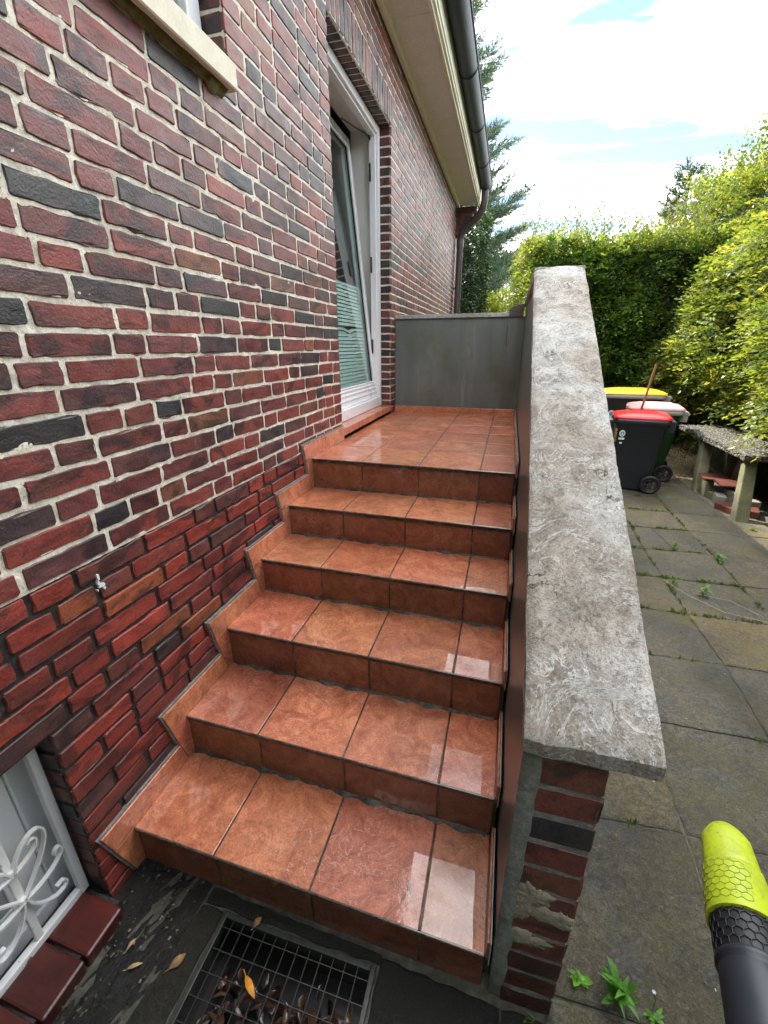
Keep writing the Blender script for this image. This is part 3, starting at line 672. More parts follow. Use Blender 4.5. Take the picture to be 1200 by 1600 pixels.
# ------------------------------------------------------------------ staircase
YS = [0, .2737, .5496, .8389, 1.1207, 1.4164]; ZT = [.1517, .3176, .4851, .6424, .7940, .9544]; YB = 3.266; WX = 1.0517
JX = [.0, .2896, .5896, .8896, WX]
def S(p): x, y, z = p; return (x, y-.0191*x, z-.0048*x)
stairs = empty('outdoor_staircase', (0, 0, 0), 'flight of six wet terracotta tiled steps rising to the garden door landing', 'stairs')
rs = random.Random(21)
def tile(mb, a, b, bev=.0022, mi=0):
    k = rs.uniform(.86, 1.12); col = (k*rs.uniform(.95, 1.05), k*rs.uniform(.9, 1.05), k*rs.uniform(.85, 1.05))
    n0 = len(mb.v); mb.box(a, b, col=col, bev=bev, mi=mi)
    for i in range(n0, len(mb.v)): mb.v[i] = S(mb.v[i])
G = .0028; NOSE = .007
def base_box(mb, a, b, mi=0):
    n0 = len(mb.v); mb.box(a, b, mi=mi)
    for i in range(n0, len(mb.v)): mb.v[i] = S(mb.v[i])
for s in range(6):
    zt = ZT[s]; zl = ZT[s-1] if s else -.03; ys = YS[s]; ye = YS[s+1]+.004 if s < 5 else YB
    mb = MB()
    if s < 5: rows = [(ys-NOSE, ye)]
    else:
        yy = [1.4164-NOSE, 1.742, 2.050, 2.360, 2.668, 2.975, YB]; rows = list(zip(yy[:-1], yy[1:]))
    for (a, b) in rows:
        for j in range(4): tile(mb, (JX[j]+G, a+(G if a > ys else 0), zt-.009), (JX[j+1]-G, b-G, zt+rs.uniform(-.0006, .0006)))
    base_box(mb, (.002, ys-.0045, zt-.02), (WX-.001, ye-.001, zt-.0022), 1)
    mb.build('tread' if s < 5 else 'landing', [M_TILE, M_GROUT], stairs)
    mb = MB()   # front trim bead of the tread
    n0 = len(mb.v); mb.tube([(.012, ys-NOSE-.0008, zt-.0045), (WX-.004, ys-NOSE-.0008, zt-.0045)], .0036, 8)
    mb.box((.012, ys-.004, zt-.014), (WX-.003, ys-.001, zt-.008))
    for i in range(n0, len(mb.v)): mb.v[i] = S(mb.v[i])
    mb.build('nosing', M_EDGE, stairs)
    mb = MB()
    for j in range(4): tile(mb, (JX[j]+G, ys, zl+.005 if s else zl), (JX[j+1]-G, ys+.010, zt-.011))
    for i in range(len(mb.c)): mb.c[i] = tuple(c*.36 for c in mb.c[i])  # riser tiles toned down, their shade is put into the colour
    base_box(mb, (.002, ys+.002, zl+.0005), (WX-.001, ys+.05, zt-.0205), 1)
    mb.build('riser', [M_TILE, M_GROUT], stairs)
    # dirt and moss strip in the inner corner
    if s:
        mb = MB(); vs = []; n = 90
        for i in range(n+1):
            x = .015+(WX-.03)*i/n; w = .003+.014*abs(math.sin(i*.37+s*2)*math.sin(i*.11+s*1.7))**1.6+.004*rs.random()
            vs += [S((x, ys+.001, zl+.004+.3*w)), S((x, ys-.35*w, zl+.0035+.12*w)), S((x, ys-w-.001, zl-.0012))]
        mb.add(vs, [f for i in range(n) for f in ((3*i, 3*i+1, 3*i+4, 3*i+3), (3*i+1, 3*i+2, 3*i+5, 3*i+4))], None, 0, True)
        mb.build('dirt_line', M_GROUT, stairs, recalc=False)
# skirting on both sides
def skirt(x0, x1, name, mats, gr, dz, mi_mat=None):
    h = .082+gr
    for s in range(6):
        zt = ZT[s]; ys = YS[s]; zl = ZT[s-1] if s else .002
        edge = lambda q, z: (YS[q]-.078-gr)+.043*(1-(z-(ZT[q-1] if q else 0))/(ZT[q]-(ZT[q-1] if q else 0)))   # leaning front edge of the upright piece
        segs = [(None, None)] if s < 5 else [(None, 1.60), (1.604, 1.908)]
        mb = MB()
        for i, (a, b) in enumerate(segs):
            a0, a1 = (edge(s, zt), edge(s, zt+h)) if a is None else (a, a)
            b0, b1 = (edge(s+1, zt)-.0025+gr, edge(s+1, zt+h)-.0025+gr) if b is None else (b, b)
            mb.prism([(a0, zt+.001), (b0, zt+.001), (b1, zt+h), (a1, zt+h)], 0, x0, x1, col=tuple(rs.uniform(.95, 1.15) for _ in range(3)))
        mb.prism([(ys-.001, zt-.0015), (edge(s, zt), zt-.0015), (edge(s, zl), zl+.001), (ys-.001, zl+.001)], 0, x0, x1-.0008, col=tuple(rs.uniform(.9, 1.1) for _ in range(3)))
        o = mb.build(name, mats, stairs)
        if gr == 0: bv = o.modifiers.new('b', 'BEVEL'); bv.width = .0015; bv.segments = 2
skirt(.001, .013, 'skirting', M_TILE, 0, 0)
skirt(-.004, .0075, 'skirting_bed', M_MORTG, .0065, 0)
# parapet-side upstand, thin strips following the steps
for s in range(6):
    mb = MB(); zt = ZT[s]; y0_ = YS[s]-.004; y1_ = YS[s+1]-.004 if s < 5 else YB
    tile(mb, (WX-.001, y0_, zt-.02), (WX+.006, y1_, zt+.045)); mb.box((WX+.0062, y0_-.008-.02, zt-.03), (WX+.0095, y1_-.03, zt+.052), mi=1)
    mb.build('skirting', [M_TILE, M_PAINTL], stairs)
# skirting along the rear parapet
mb = MB()
for (a, b) in ((.004, .30), (.304, .60), (.604, .895), (.899, 1.05)): tile(mb, (a, YB-.012, .953), (b, YB-.001, 1.004))
base_box(mb, (.004, YB-.008, .953), (1.05, YB-.002, 1.0055), 1)
mb.build('skirting', [M_TILE, M_MORTG], stairs)
# core of the flight
mb = MB(); poly = [(0.01, -.05)]
for s in range(6): poly += [(YS[s]+.012, (ZT[s-1] if s else 0)-.021), (YS[s]+.012, ZT[s]-.021)]
poly += [(YB, ZT[5]-.021), (YB, -.05)]; mb.prism(poly, 0, .002, WX+.01); mb.build('core', M_MORTG, stairs)

# ------------------------------------------------------------------ parapet
par = empty('parapet_wall', (1.14, 0, 0), 'sloping dark painted parapet wall with rough grey coping beside the tiled steps', 'wall')
par.location = (0, 0, 0)
XI, XO = 1.068, 1.213
def ztop(y): return (.860+.54*y) if y < 1.715 else 1.80
# rendered inner skin
mb = MB(); prof = [(-.03, 0.0), (-.03, ztop(-.03)-.02), (1.70, ztop(1.70)-.02), (3.40, 1.80), (3.40, 0.0)]
mb.prism(prof, 0, XI, 1.100); mb.build('painted_render', M_PAINT, par)
# grey end strip of the render, ragged edge
mb = MB(); rr = random.Random(2); n = 44; vs = []
for i in range(n+1):
    z = .06+.765*i/n; w = .004+.003*abs(math.sin(i*.43))*(1 if i > 12 else 1.8)+.0015*rr.random(); xo = 1.088+.008*(z/.8)
    if i < 14: w += .004
    vs += [(XI-.001-.0015*rr.random(), -.030, z), (XI+.004, -.036-.002*rr.random(), z), (xo+w-.004, -.0375-.002*rr.random(), z), (xo+w, -.031, z)]
mb.add(vs, [(4*i+k, 4*i+k+1, 4*i+5+k, 4*i+4+k) for i in range(n) for k in range(3)], None, 0, True)
mb.build('render_edge', M_MORTG, par, recalc=False)
# brick pier / outer brick leaf
mb = MB(); rr = random.Random(31); z = .835-.075*11-.02
PF = lambda u, v, n: (u, -.032-n, v)
pc = [(.045, .014, .014), (.07, .018, .016), (.055, .016, .016), (.11, .028, .022), (.13, .032, .024), (.11, .03, .024), (.12, .04, .024), (.13, .034, .026), (.03, .026, .032), (.14, .036, .028), (.13, .045, .028), (.13, .04, .032)]
k = 0; MBm = MB()
while z < .83:
    top = min(z+.069, .826)
    if k == 11:
        brick(mb, PF, 1.098, 1.135, z+.004, top, rr, pc[k], 2); brick(mb, PF, 1.142, 1.212, z+.004, top, rr, pc[k], 2)
    else: brick(mb, PF, 1.096, 1.212, z+.004, top, rr, pc[min(k, 11)], 2, rough=.55)
    z += .0755; k += 1
# outer face bricks (towards the garden), plane x = XO
PO = lambda u, v, n: (XO+.001+n, u, v)
z = .835-.075*11-.02; k = 0
while z < 1.80:
    y = -.028 + (.0 if k % 2 else -.0)
    first = k % 2
    while y < 3.38:
        ln = .104 if first else .218; first = 0
        e = min(y+ln, 3.40)
        if z+.07 < ztop((y+.0))-.04: brick(mb, PO, y, e, z+.004, z+.069, rr, btone(rr), 1 if y < 1.5 else 0)
        y = e+.0105
    z += .0755; k += 1
mb.build('brickwork', M_BRICK, par)
mb = MB(); prof = [(-.0308, -.03), (-.0308, ztop(-.03)-.025), (1.70, ztop(1.70)-.025), (3.395, 1.795), (3.395, -.03)]
mb.prism(prof, 0, 1.098, XO-.004); mb.build('mortar', M_MORTG, par)
# smeared mortar patches on the pier
def blob(cx, cz, w, h, seed, slope=-.12):
    rr = random.Random(seed); n = 60; ph = [rr.uniform(0, 6) for _ in range(4)]
    o = []; 
    for i in range(n):
        a = 2*math.pi*i/n; r = 1+.16*math.sin(3*a+ph[0])+.10*math.sin(5*a+ph[1])+.10*math.sin(9*a+ph[2])+.07*math.sin(17*a+ph[3])+.05*rr.uniform(-1, 1)
        o.append((w*r*math.cos(a), h*r*math.sin(a)))
    vs = []
    for (sc, d) in ((1, -.0315), (.93, -.0352), (.45, -.0365)):
        for (x, z_) in o: vs.append((min(cx+x*sc, XO+.0005), d-.0012*rr.random(), cz+z_*sc+slope*x*sc))
    vs.append((cx, -.0372, cz)); fs = []
    for r_ in range(2):
        for i in range(n): fs.append((r_*n+i, r_*n+(i+1) % n, (r_+1)*n+(i+1) % n, (r_+1)*n+i))
    for i in range(n): fs.append((2*n+i, 2*n+(i+1) % n, 3*n))
    return vs, fs
mb = MB()
for a in ((1.125, .425, .038, .034, 1), (1.158, .372, .060, .024, 5), (1.130, .275, .044, .024, 8), (1.196, .376, .018, .018, 3), (1.112, .385, .02, .05, 4)):
    mb.add(*blob(*a), None, 0, True)
mb.build('mortar_smear', M_MORTP, par, recalc=True)
# coping slab: subdivided and roughened, slightly crowned
def coping():
    mb = MB(); nx, ny = 26, 170; y0, y1 = -.052, 1.716; xl0, xl1, xr0, xr1 = 1.0625, 1.0505, 1.2835, 1.270
    rng2 = np.random.default_rng(4)
    g = rng2.normal(0, 1, (ny+1, nx+1))
    def sm(a, k):
        for _ in range(k):
            a = (a+np.roll(a, 1, 0)+np.roll(a, -1, 0)+np.roll(a, 1, 1)+np.roll(a, -1, 1))/5
        return a/a.std()
    hgt = .0011*sm(g, 2)+.0016*sm(rng2.normal(0, 1, g.shape), 9)
    # chips
    for _ in range(16):
        a, b = rng2.integers(8, ny-5), rng2.integers(3, nx-3)
        for q in range(rng2.integers(3, 8)):
            ia, ib = a+q, int(b+q*.5*rng2.choice([-1, 1])*.6)
            if 0 < ia < ny and 0 < ib < nx: hgt[ia, ib] -= rng2.uniform(.002, .005)
    top = []
    for j in range(ny+1):
        f = j/ny; y = y0+(y1-y0)*f
        for i in range(nx+1):
            u = i/nx; x = (xl0+(xl1-xl0)*f)*(1-u)+(xr0+(xr1-xr0)*f)*u
            e = min(u, 1-u)*(.222); ef = min(j, 99)/ny*(y1-y0); rd = min(e, ef+.0001)
            drop = .006*max(0, 1-rd/.007)**2
            crown = (.0035+.012*f**3)*(1-(2*u-1)**2)
            jx = (.0012*math.sin(j*.23+i)*math.sin(j*.071)+.00035*rng2.normal() if i in (0, nx) else 0); jy = .0006*rng2.normal() if j == 0 else 0
            cx_ = 0
            if j == 0: cx_ = .004*max(0, 1-min(u, 1-u)/.08)**2
            top.append((x+jx, y+jy+cx_, .900+.54*y+hgt[j, i]-drop+crown))
    n1 = nx+1; fs = [(j*n1+i, j*n1+i+1, (j+1)*n1+i+1, (j+1)*n1+i) for j in range(ny) for i in range(nx)]
    mb.add(top, fs, None, 0, True)
    bd = [i for i in range(nx)]+[j*n1+nx for j in range(ny)]+[ny*n1+i for i in range(nx, 0, -1)]+[j*n1 for j in range(ny, 0, -1)]
    m = len(bd); T = [top[i] for i in bd]; Bt = [(p[0], p[1], min(p[2]-.030, .900+.54*p[1]-.033)) for p in T]
    mb.add(T+Bt, [(a, m+a, m+(a+1) % m, (a+1) % m) for a in range(m)], None, 0, False)
    mb.add([Bt[i] for i in (0, nx, nx+ny, nx+ny+nx)], [(3, 2, 1, 0)])
    mb.build('coping', M_COPE, par, recalc=False)
coping()
mb = MB(); mb.box((1.0505, 1.722, 1.803), (1.270, 3.44, 1.842), bev=.004); mb.build('coping', M_COPE, par)
# rear return of the parapet
rp_ = empty('rear_parapet_wall', (0, 0, 0), 'low dark green-grey painted parapet closing the back of the landing', 'wall')
mb = MB(); mb.box((.004, YB, .0), (XI-.001, YB+.12, 1.722)); mb.build('painted_render', M_PAINT, rp_)
mb = MB(); mb.box((.002, YB-.018, 1.7225), (.94, YB+.16, 1.752), bev=.003); mb.build('coping', M_PAINTL, rp_)
mb = MB(); mb.prism([(.941, 1.7225), (.941, 1.775), (.965, 1.792), (1.03, 1.812), (1.05, 1.812), (1.05, 1.7225)], 1, YB-.012, YB+.17); mb.build('corner_block', M_PIPE, rp_)
mb = MB(); mb.box((.934, YB-.0025, 1.50), (.938, YB-.0005, 1.655)); mb.build('crack', M_BLACK, rp_)

# ------------------------------------------------------------------ ground and paving
mb = MB(); mb.box((-60, -60, -.40), (60, 80, -.16))
gobj = mb.build('ground', M_SOIL); tag(gobj, kind='structure')
# joint bed of earth with pit for the grating
mb = MB()
pit = (.335, .787, -.455, -.056)
def sheet(mb, x0, x1, y0, y1, z):
    xs = sorted({x0, x1, pit[0], pit[1]}); ys = sorted({y0, y1, pit[2], pit[3]})
    for i in range(len(xs)-1):
        for k in range(len(ys)-1):
            cx, cy = (xs[i]+xs[i+1])/2, (ys[k]+ys[k+1])/2
            if pit[0] < cx < pit[1] and pit[2] < cy < pit[3]: continue
            mb.add([(xs[i], ys[k], z), (xs[i+1], ys[k], z), (xs[i+1], ys[k+1], z), (xs[i], ys[k+1], z)], [(0, 1, 2, 3)])
sheet(mb, -.3, 6, -4, 14, -.0055)
M_JS = simple('gritty joint fill', (.085, .082, .062), .9, var=.45, sc=50, bump=.003)
pv = mb.build('path_bed', M_JS, None, recalc=False); tag(pv, kind='structure')
PT = [(.108, .100, .083), (.116, .108, .090), (.104, .097, .084), (.120, .107, .083), (.110, .104, .088), (.124, .116, .098), (.112, .098, .082)]
xs = [1.205, 1.680, 2.143, 2.600, 3.06]; ysl = [-.98, -.47, .0, .51, 1.005, 1.488, 1.95, 2.41, 2.88, 3.35, 3.82, 4.29, 4.76, 5.23, 5.7, 6.17, 6.64, 7.1]
rr = random.Random(17); mb = MB(); JP = {}
for i in range(len(xs)):
    for k in range(len(ysl)): JP[i, k] = (xs[i]+rr.uniform(-.014, .014), ysl[k]+rr.uniform(-.014, .014))
def stone(mb, poly, z, col, gap=.0026, sub=True):
    cx = sum(p[0] for p in poly)/len(poly); cy = sum(p[1] for p in poly)/len(poly)
    pts = []
    n = len(poly)
    for i in range(n):
        a, b = poly[i], poly[(i+1) % n]; ln = math.dist(a, b); m = max(2, int(ln/.035))
        for q in range(m):
            f = q/m; x = a[0]+(b[0]-a[0])*f; y = a[1]+(b[1]-a[1])*f
            jt = .0035 if 0 < q else .0
            x += rr.uniform(-jt, jt); y += rr.uniform(-jt, jt)
            d = math.hypot(cx-x, cy-y); g_ = gap*1.35/d*(1.6 if q == 0 else 1); pts.append((x+(cx-x)*g_, y+(cy-y)*g_))
    m = len(pts); tl = (rr.uniform(-.006, .006), rr.uniform(-.006, .006))
    def zz(x, y): return z+tl[0]*(x-cx)+tl[1]*(y-cy)
    vs = [(x, y, zz(x, y)-.030) for x, y in pts]+[(x, y, zz(x, y)-.0035) for x, y in pts]
    vs += [(x+(cx-x)*.03, y+(cy-y)*.03, zz(x, y)) for x, y in pts]
    fs = [(r_*m+i, r_*m+(i+1) % m, (r_+1)*m+(i+1) % m, (r_+1)*m+i) for r_ in range(2) for i in range(m)]+[tuple(range(2*m, 3*m))]
    mb.add(vs, fs, col)
special = {(0, 2): (.096, .090, .076), (0, 3): (.122, .110, .080), (1, 3): (.102, .097, .083), (1, 4): (.106, .100, .085), (1, 5): (.110, .102, .085), (2, 5): (.140, .117, .078), (2, 4): (.112, .105, .088), (1, 6): (.118, .100, .074), (1, 7): (.102, .094, .080)}
for i in range(len(xs)-1):
    for k in range(len(ysl)-1):
        p = [JP[i, k], JP[i+1, k], JP[i+1, k+1], JP[i, k+1]]
        col = special.get((i, k), rr.choice(PT)); z = rr.uniform(-.003, .004)
        if (i, k) in ((1, 7), (2, 8), (0, 9), (2, 6), (1, 10)):   # broken slab
            f = rr.uniform(.35, .65); a = tuple(p[0][q]*(1-f)+p[1][q]*f for q in (0, 1)); f2 = rr.uniform(.3, .7); b = tuple(p[3][q]*(1-f2)+p[2][q]*f2 for q in (0, 1))
            stone(mb, [p[0], a, b, p[3]], z, col, .004); stone(mb, [a, p[1], p[2], b], z-.002, tuple(c*.93 for c in col), .004)
        else: stone(mb, p, z, col)
# light strip under the bench and a row behind it
for k in range(1, 16):
    stone(mb, [(3.06, ysl[k]), (3.30, ysl[k]), (3.30, ysl[k+1]), (3.06, ysl[k+1])], rr.uniform(-.004, .003), (.19, .165, .125))
# border pieces at the foot of the stairs and round the grating
for p, c in (([(.262, -.012), (.80, -.03), (.80, -.052), (.262, -.052)], (.016, .017, .013)), ([(.262, -.052), (.332, -.052), (.332, -.46), (.215, -.46)], (.019, .019, .013)),
             ([(.79, -.03), (1.10, -.045), (1.10, -.46), (.79, -.46)], (.015, .016, .016)), ([(1.10, -.045), (1.205, -.04), (1.205, -.46), (1.10, -.46)], (.026, .027, .024)), ([(1.205, .0), (1.216, .0), (1.216, -.47), (1.205, -.47)], (.05, .05, .042)),
             ([(.2, -.46), (1.2, -.46), (1.2, -.95), (.2, -.95)], (.07, .07, .06))):
    stone(mb, p, -.001, c, .003)
p_ = mb.build('path', M_PAVE); tag(p_, kind='structure')
# wet ground by the wall
mb = MB(); nx_, ny_ = 22, 60; vs = []; r3 = np.random.default_rng(8)
for j in range(ny_+1):
    for i in range(nx_+1):
        x = .0+.262*i/nx_; y = -1.3+1.31*j/ny_; x2 = x*(1-.18*max(0, -y)); vs.append((x2, y, -.003+.004*r3.normal()*.6-.004*math.sin(x*30)*math.sin(y*17)))
mb.add(vs, [(j*(nx_+1)+i, j*(nx_+1)+i+1, (j+1)*(nx_+1)+i+1, (j+1)*(nx_+1)+i) for j in range(ny_) for i in range(nx_)], None, 0, True)
o = mb.build('wet_ground', M_MUD, None, recalc=False); tag(o, kind='structure')

# ------------------------------------------------------------------ grating
gr_ = empty('floor_grating', (pit[0], pit[2], 0), 'galvanised steel floor grating full of wet leaves in front of the lowest step', 'grating')
def loc(mb):  # shift to local coords of grating
    mb.v = [(a-pit[0], b-pit[2], c) for a, b, c in mb.v]; return mb
mb = MB(); t_ = .014
mb.box((pit[0], pit[2], -.03), (pit[0]+t_, pit[3], .002), bev=.002); mb.box((pit[1]-t_, pit[2], -.03), (pit[1], pit[3], .002), bev=.002)
mb.box((pit[0]+t_, pit[3]-t_, -.03), (pit[1]-t_, pit[3], .0015), bev=.002); mb.box((pit[0]+t_, pit[2], -.03), (pit[1]-t_, pit[2]+t_, .0015), bev=.002)
loc(mb).build('frame', M_STEEL, gr_)
mb = MB(); x = pit[0]+.036
while x < pit[1]-.02: mb.box((x, pit[2]+t_, -.009), (x+.0018, pit[3]-t_, -.0025)); x += .0335
y = pit[2]+.04
while y < pit[3]-.02: mb.box((pit[0]+t_, y, -.0075), (pit[1]-t_, y+.0019, -.0030)); y += .0465
loc(mb).build('bars', M_STEEL, gr_)
mb = MB(); d = -.14
mb.box((pit[0]-.01, pit[2], d-.01), (pit[1]+.01, pit[3], d)); mb.box((pit[0]-.008, pit[2], d), (pit[0]-.001, pit[3], -.013)); mb.box((pit[1]+.001, pit[2], d), (pit[1]+.008, pit[3], -.013))
mb.box((pit[0], pit[3]+.001, d), (pit[1], pit[3]+.008, -.013)); mb.box((pit[0], pit[2]-.008, d), (pit[1], pit[2]-.001, -.013))
loc(mb).build('tray', M_PITB, gr_)
# curled dead leaves
def leafgeo(L_, w, curl, rr, seg=6):
    vs = []; pts = [(0, 0), (.2, .62), (.45, 1), (.7, .8), (.9, .35), (1, 0)]
    for (a, b) in pts:
        for sgn in (-1, 0, 1):
            x = a*L_; y = sgn*b*w/2; z = curl*(a*(1-a))*L_*1.6+abs(sgn)*b*w*.28*rr.uniform(.6, 1.3)+rr.uniform(-.001, .001)
            vs.append((x, y, z))
    fs = []
    for i in range(len(pts)-1):
        for k in (0, 1): fs.append((3*i+k, 3*i+k+1, 3*i+4+k, 3*i+3+k))
    return vs, fs
mb = MB(); rr = random.Random(12)
for _ in range(300):
    v_, f_ = leafgeo(rr.uniform(.02, .055), rr.uniform(.01, .026), rr.uniform(-.5, .7), rr)
    Mx = Matrix.Translation((rr.uniform(pit[0]+.03, pit[1]-.03), rr.uniform(pit[2]+.02, pit[3]-.08), d+rr.uniform(.02, .075))) @ Matrix.Rotation(rr.uniform(0, 6.3), 4, 'Z') @ Matrix.Rotation(rr.uniform(-.6, .6), 4, 'X') @ Matrix.Rotation(rr.uniform(-.5, .5), 4, 'Y')
    mb.add([Mx @ Vector(p) for p in v_], f_, rr.choice([(.045, .022, .014), (.075, .036, .022), (.022, .012, .009), (.13, .07, .04), (.02, .012, .01)]), 0, True)
tl = MT('soggy leaf'); tl.set(Base_Color=tl.tone(), Roughness=.28); M_SOG = tl.m; tl.b.inputs['Specular IOR Level'].default_value = .8
o = mb.build('leaf_litter', M_SOG, None, recalc=False); tag(o, 'wet brown leaf litter lying under the steel grating', 'leaf litter', kind='stuff')
def drop_leaf(name, loc_, L_, w, mat, label, rz, rx=.1, curl=.3, seed=1, z=.004, group=None):
    rr = random.Random(seed); m = MB(); v_, f_ = leafgeo(L_, w, curl, rr); m.add(v_, f_, None, 0, True)
    m.tube([(0, 0, 0), (-L_*.22, .001, .001)], .0009, 5)
    o = m.build(name, mat, None, recalc=False); o.location = (loc_[0], loc_[1], z); o.rotation_euler = (rx, 0, rz); tag(o, label, 'leaf', group)
    s_ = o.modifiers.new('t', 'SOLIDIFY'); s_.thickness = .0006
    return o
drop_leaf('fallen_leaf', (.468, -.162), .058, .018, M_OLEAF, 'bright orange curled leaf lying on the steel grating', R(-35), seed=3, z=.003, group='fallen leaves near the grating')
drop_leaf('fallen_leaf', (.436, -.072), .030, .016, M_DLEAF, 'small brown leaf on the back rim of the steel grating', R(70), seed=4, z=.004, group='fallen leaves near the grating')
drop_leaf('fallen_leaf', (.270, -.205), .045, .020, M_DLEAF, 'tan leaf standing on the stone left of the grating', R(60), rx=.5, seed=5, group='fallen leaves near the grating')
drop_leaf('fallen_leaf', (.165, -.235), .040, .010, M_PLEAF, 'pale straw-coloured leaf strip on the wet dark ground by the basement sill', R(35), seed=6, group='fallen leaves near the grating')
drop_leaf('fallen_leaf', (.135, -.205), .030, .009, M_PLEAF, 'thin brownish leaf nearest the basement sill on the wet ground', R(80), seed=7, group='fallen leaves near the grating')
mb = MB(); rr = random.Random(77)
for _ in range(190):
    x, y = rr.uniform(.02, .24), rr.uniform(-.55, -.01)
    s_ = rr.uniform(.0012, .004); Mx = Matrix.Translation((x, y, .001)) @ Matrix.Rotation(rr.uniform(0, 6), 4, 'Z')
    mb.box((-s_*rr.uniform(.6, 2), -s_*.6, 0), (s_, s_*.6, s_*.6), M=Mx, col=rr.choice([(.12, .10, .07), (.26, .22, .15), (.06, .045, .03), (.04, .035, .025)]))
for _ in range(1100):
    x, y = rr.uniform(1.22, 3.3), rr.uniform(-.2, 6)
    s_ = rr.uniform(.001, .0035); Mx = Matrix.Translation((x, y, .0045)) @ Matrix.Rotation(rr.uniform(0, 6), 4, 'Z')
    mb.box((-s_*rr.uniform(.6, 3), -s_*.5, 0), (s_, s_*.5, s_*.6), M=Mx, col=rr.choice([(.1, .07, .04), (.35, .30, .2), (.2, .12, .05), (.07, .06, .045)]))
tl = MT('grit'); tl.set(Base_Color=tl.tone(), Roughness=.5)
o = mb.build('grit', tl.m, None, recalc=False); tag(o, 'small wet grit and leaf crumbs scattered over the paving', 'grit', kind='stuff')

# ------------------------------------------------------------------ joint grass and weeds
def blades(pts, n, hmin, hmax, cols, seed, spread=.012):
    g = np.random.default_rng(seed); P = np.array(pts)[g.integers(0, len(pts), n)]+g.normal(0, spread, (n, 2))
    ang = g.uniform(0, 2*np.pi, n); h = g.uniform(hmin, hmax, n); lean = g.uniform(.1, 1.1, n)
    dx, dy = np.cos(ang), np.sin(ang); w = h*.10+.0012
    V = np.zeros((n, 4, 3)); V[:, 0] = np.c_[P[:, 0]-dy*w, P[:, 1]+dx*w, np.full(n, -.006)]; V[:, 1] = np.c_[P[:, 0]+dy*w, P[:, 1]-dx*w, np.full(n, -.006)]
    V[:, 2] = np.c_[P[:, 0]+dx*h*lean*.4+dy*w*.8, P[:, 1]+dy*h*lean*.4-dx*w*.8, h*.6]; V[:, 3] = np.c_[P[:, 0]+dx*h*lean, P[:, 1]+dy*h*lean, h*(1.1-.4*lean)]
    C_ = np.array(cols)[g.integers(0, len(cols), n)]*g.uniform(.7, 1.3, (n, 1))
    return V.reshape(-1, 3), np.arange(4*n).reshape(n, 4), C_
jp = []; rr = random.Random(5)
for k in range(3, len(ysl)-1):
    for (ia, ib) in ((0, 1), (1, 2), (2, 3)):
        dens = .07 if ysl[k] < 1.2 else (.22 if ysl[k] < 1.9 else .7)
        for q in range(40):
            if rr.random() < dens*(1.2 if math.sin(k*3.1+ia*2+q*.35) > .1 else .15):
                f = q/40; a, b = JP[ia, k], JP[ib, k]; jp.append((a[0]+(b[0]-a[0])*f, a[1]+(b[1]-a[1])*f))
for i in range(1, 4):
    for k in range(3, len(ysl)-2):
        dens = .03 if ysl[k] < 1.2 else (.10 if ysl[k] < 1.9 else .4)
        for q in range(40):
            if rr.random() < dens*(1.2 if math.sin(k*2.1+i*3+q*.3) > .2 else .1):
                f = q/40; a, b = JP[i, k], JP[i, k+1]; jp.append((a[0]+(b[0]-a[0])*f, a[1]+(b[1]-a[1])*f))
V_, F_, C_ = blades(jp, 7500, .004, .026, [(.07, .12, .02), (.10, .16, .03), (.16, .19, .05)], 3, .008)
o = quadmesh('joint_grass', V_, F_, M_WEED, None, C_); tag(o, 'short grass and moss growing in the joints of the paving', 'grass', kind='stuff')
def weed(loc_, n, L_, w, label, seed, up=.5, col=(.10, .26, .03), flower=False, name='weed', stems=False):
    rr = random.Random(seed); root = empty(name, (loc_[0], loc_[1], 0), label, 'weed', 'weeds growing in the paving joints')
    m = MB()
    for i in range(n):
        v_, f_ = leafgeo(L_*rr.uniform(.35, 1.15), w*rr.uniform(.6, 1.25), rr.uniform(-.3, 1.1), rr)
        el = -rr.uniform(up*.3, up*1.4); h = rr.uniform(0, L_*.5) if stems else 0
        Mx = Matrix.Translation((rr.uniform(-1, 1)*L_*.15, rr.uniform(-1, 1)*L_*.15, .003+h)) @ Matrix.Rotation(2.4*i+rr.uniform(-.9, .9), 4, 'Z') @ Matrix.Rotation(el, 4, 'Y')
        k = rr.uniform(.7, 1.35); m.add([Mx @ Vector(p) for p in v_], f_, tuple(c*k for c in col), 0, True)
    m.build('leaves', M_WEED, root, recalc=False)
    if flower:
        m = MB(); m.tube([(0, .01, 0), (.006, .02, L_*.9), (.0, .026, L_*1.6)], .0012, 6, col=(.1, .2, .04)); m.build('stem', M_WEED, root)
        m = MB()
        for i in range(6): m.tube([(0, .026, L_*1.6), (.004*math.cos(i), .026+.004*math.sin(i), L_*1.6+.003)], .0016, 6)
        m.build('flower', M_STICK, root)
    return root
weed((1.372, .035), 30, .060, .017, 'leafy green weed with long upright leaves at the foot of the brick pier', 1, up=.75, col=(.10, .27, .03), stems=True)
weed((1.285, .052), 9, .034, .017, 'small pale green weed between the brick pier and the larger leafy weed', 2, up=.4, col=(.16, .36, .05))
weed((1.452, .030), 11, .028, .013, 'low green weed with a thin white-tipped flower stalk in front of the pier', 3, up=.3, flower=True, col=(.12, .30, .03))
weed((1.425, .555), 5, .028, .020, 'small round-leaved weed beside the middle of the brick pier', 4, up=.3, col=(.16, .42, .05))
weed((2.31, 2.20), 18, .06, .014, 'spreading light green weed on the bare joint right of the coping', 5, up=.4, stems=True, col=(.14, .27, .06))
weed((2.17, 2.30), 14, .045, .010, 'tufty grass-like weed left of the spreading light green weed', 6, up=.5, stems=True, col=(.09, .20, .03))
weed((2.60, 2.75), 12, .06, .022, 'broad-leaved weed farther back on the paving towards the bench', 7, up=.4, stems=True, col=(.09, .24, .03))
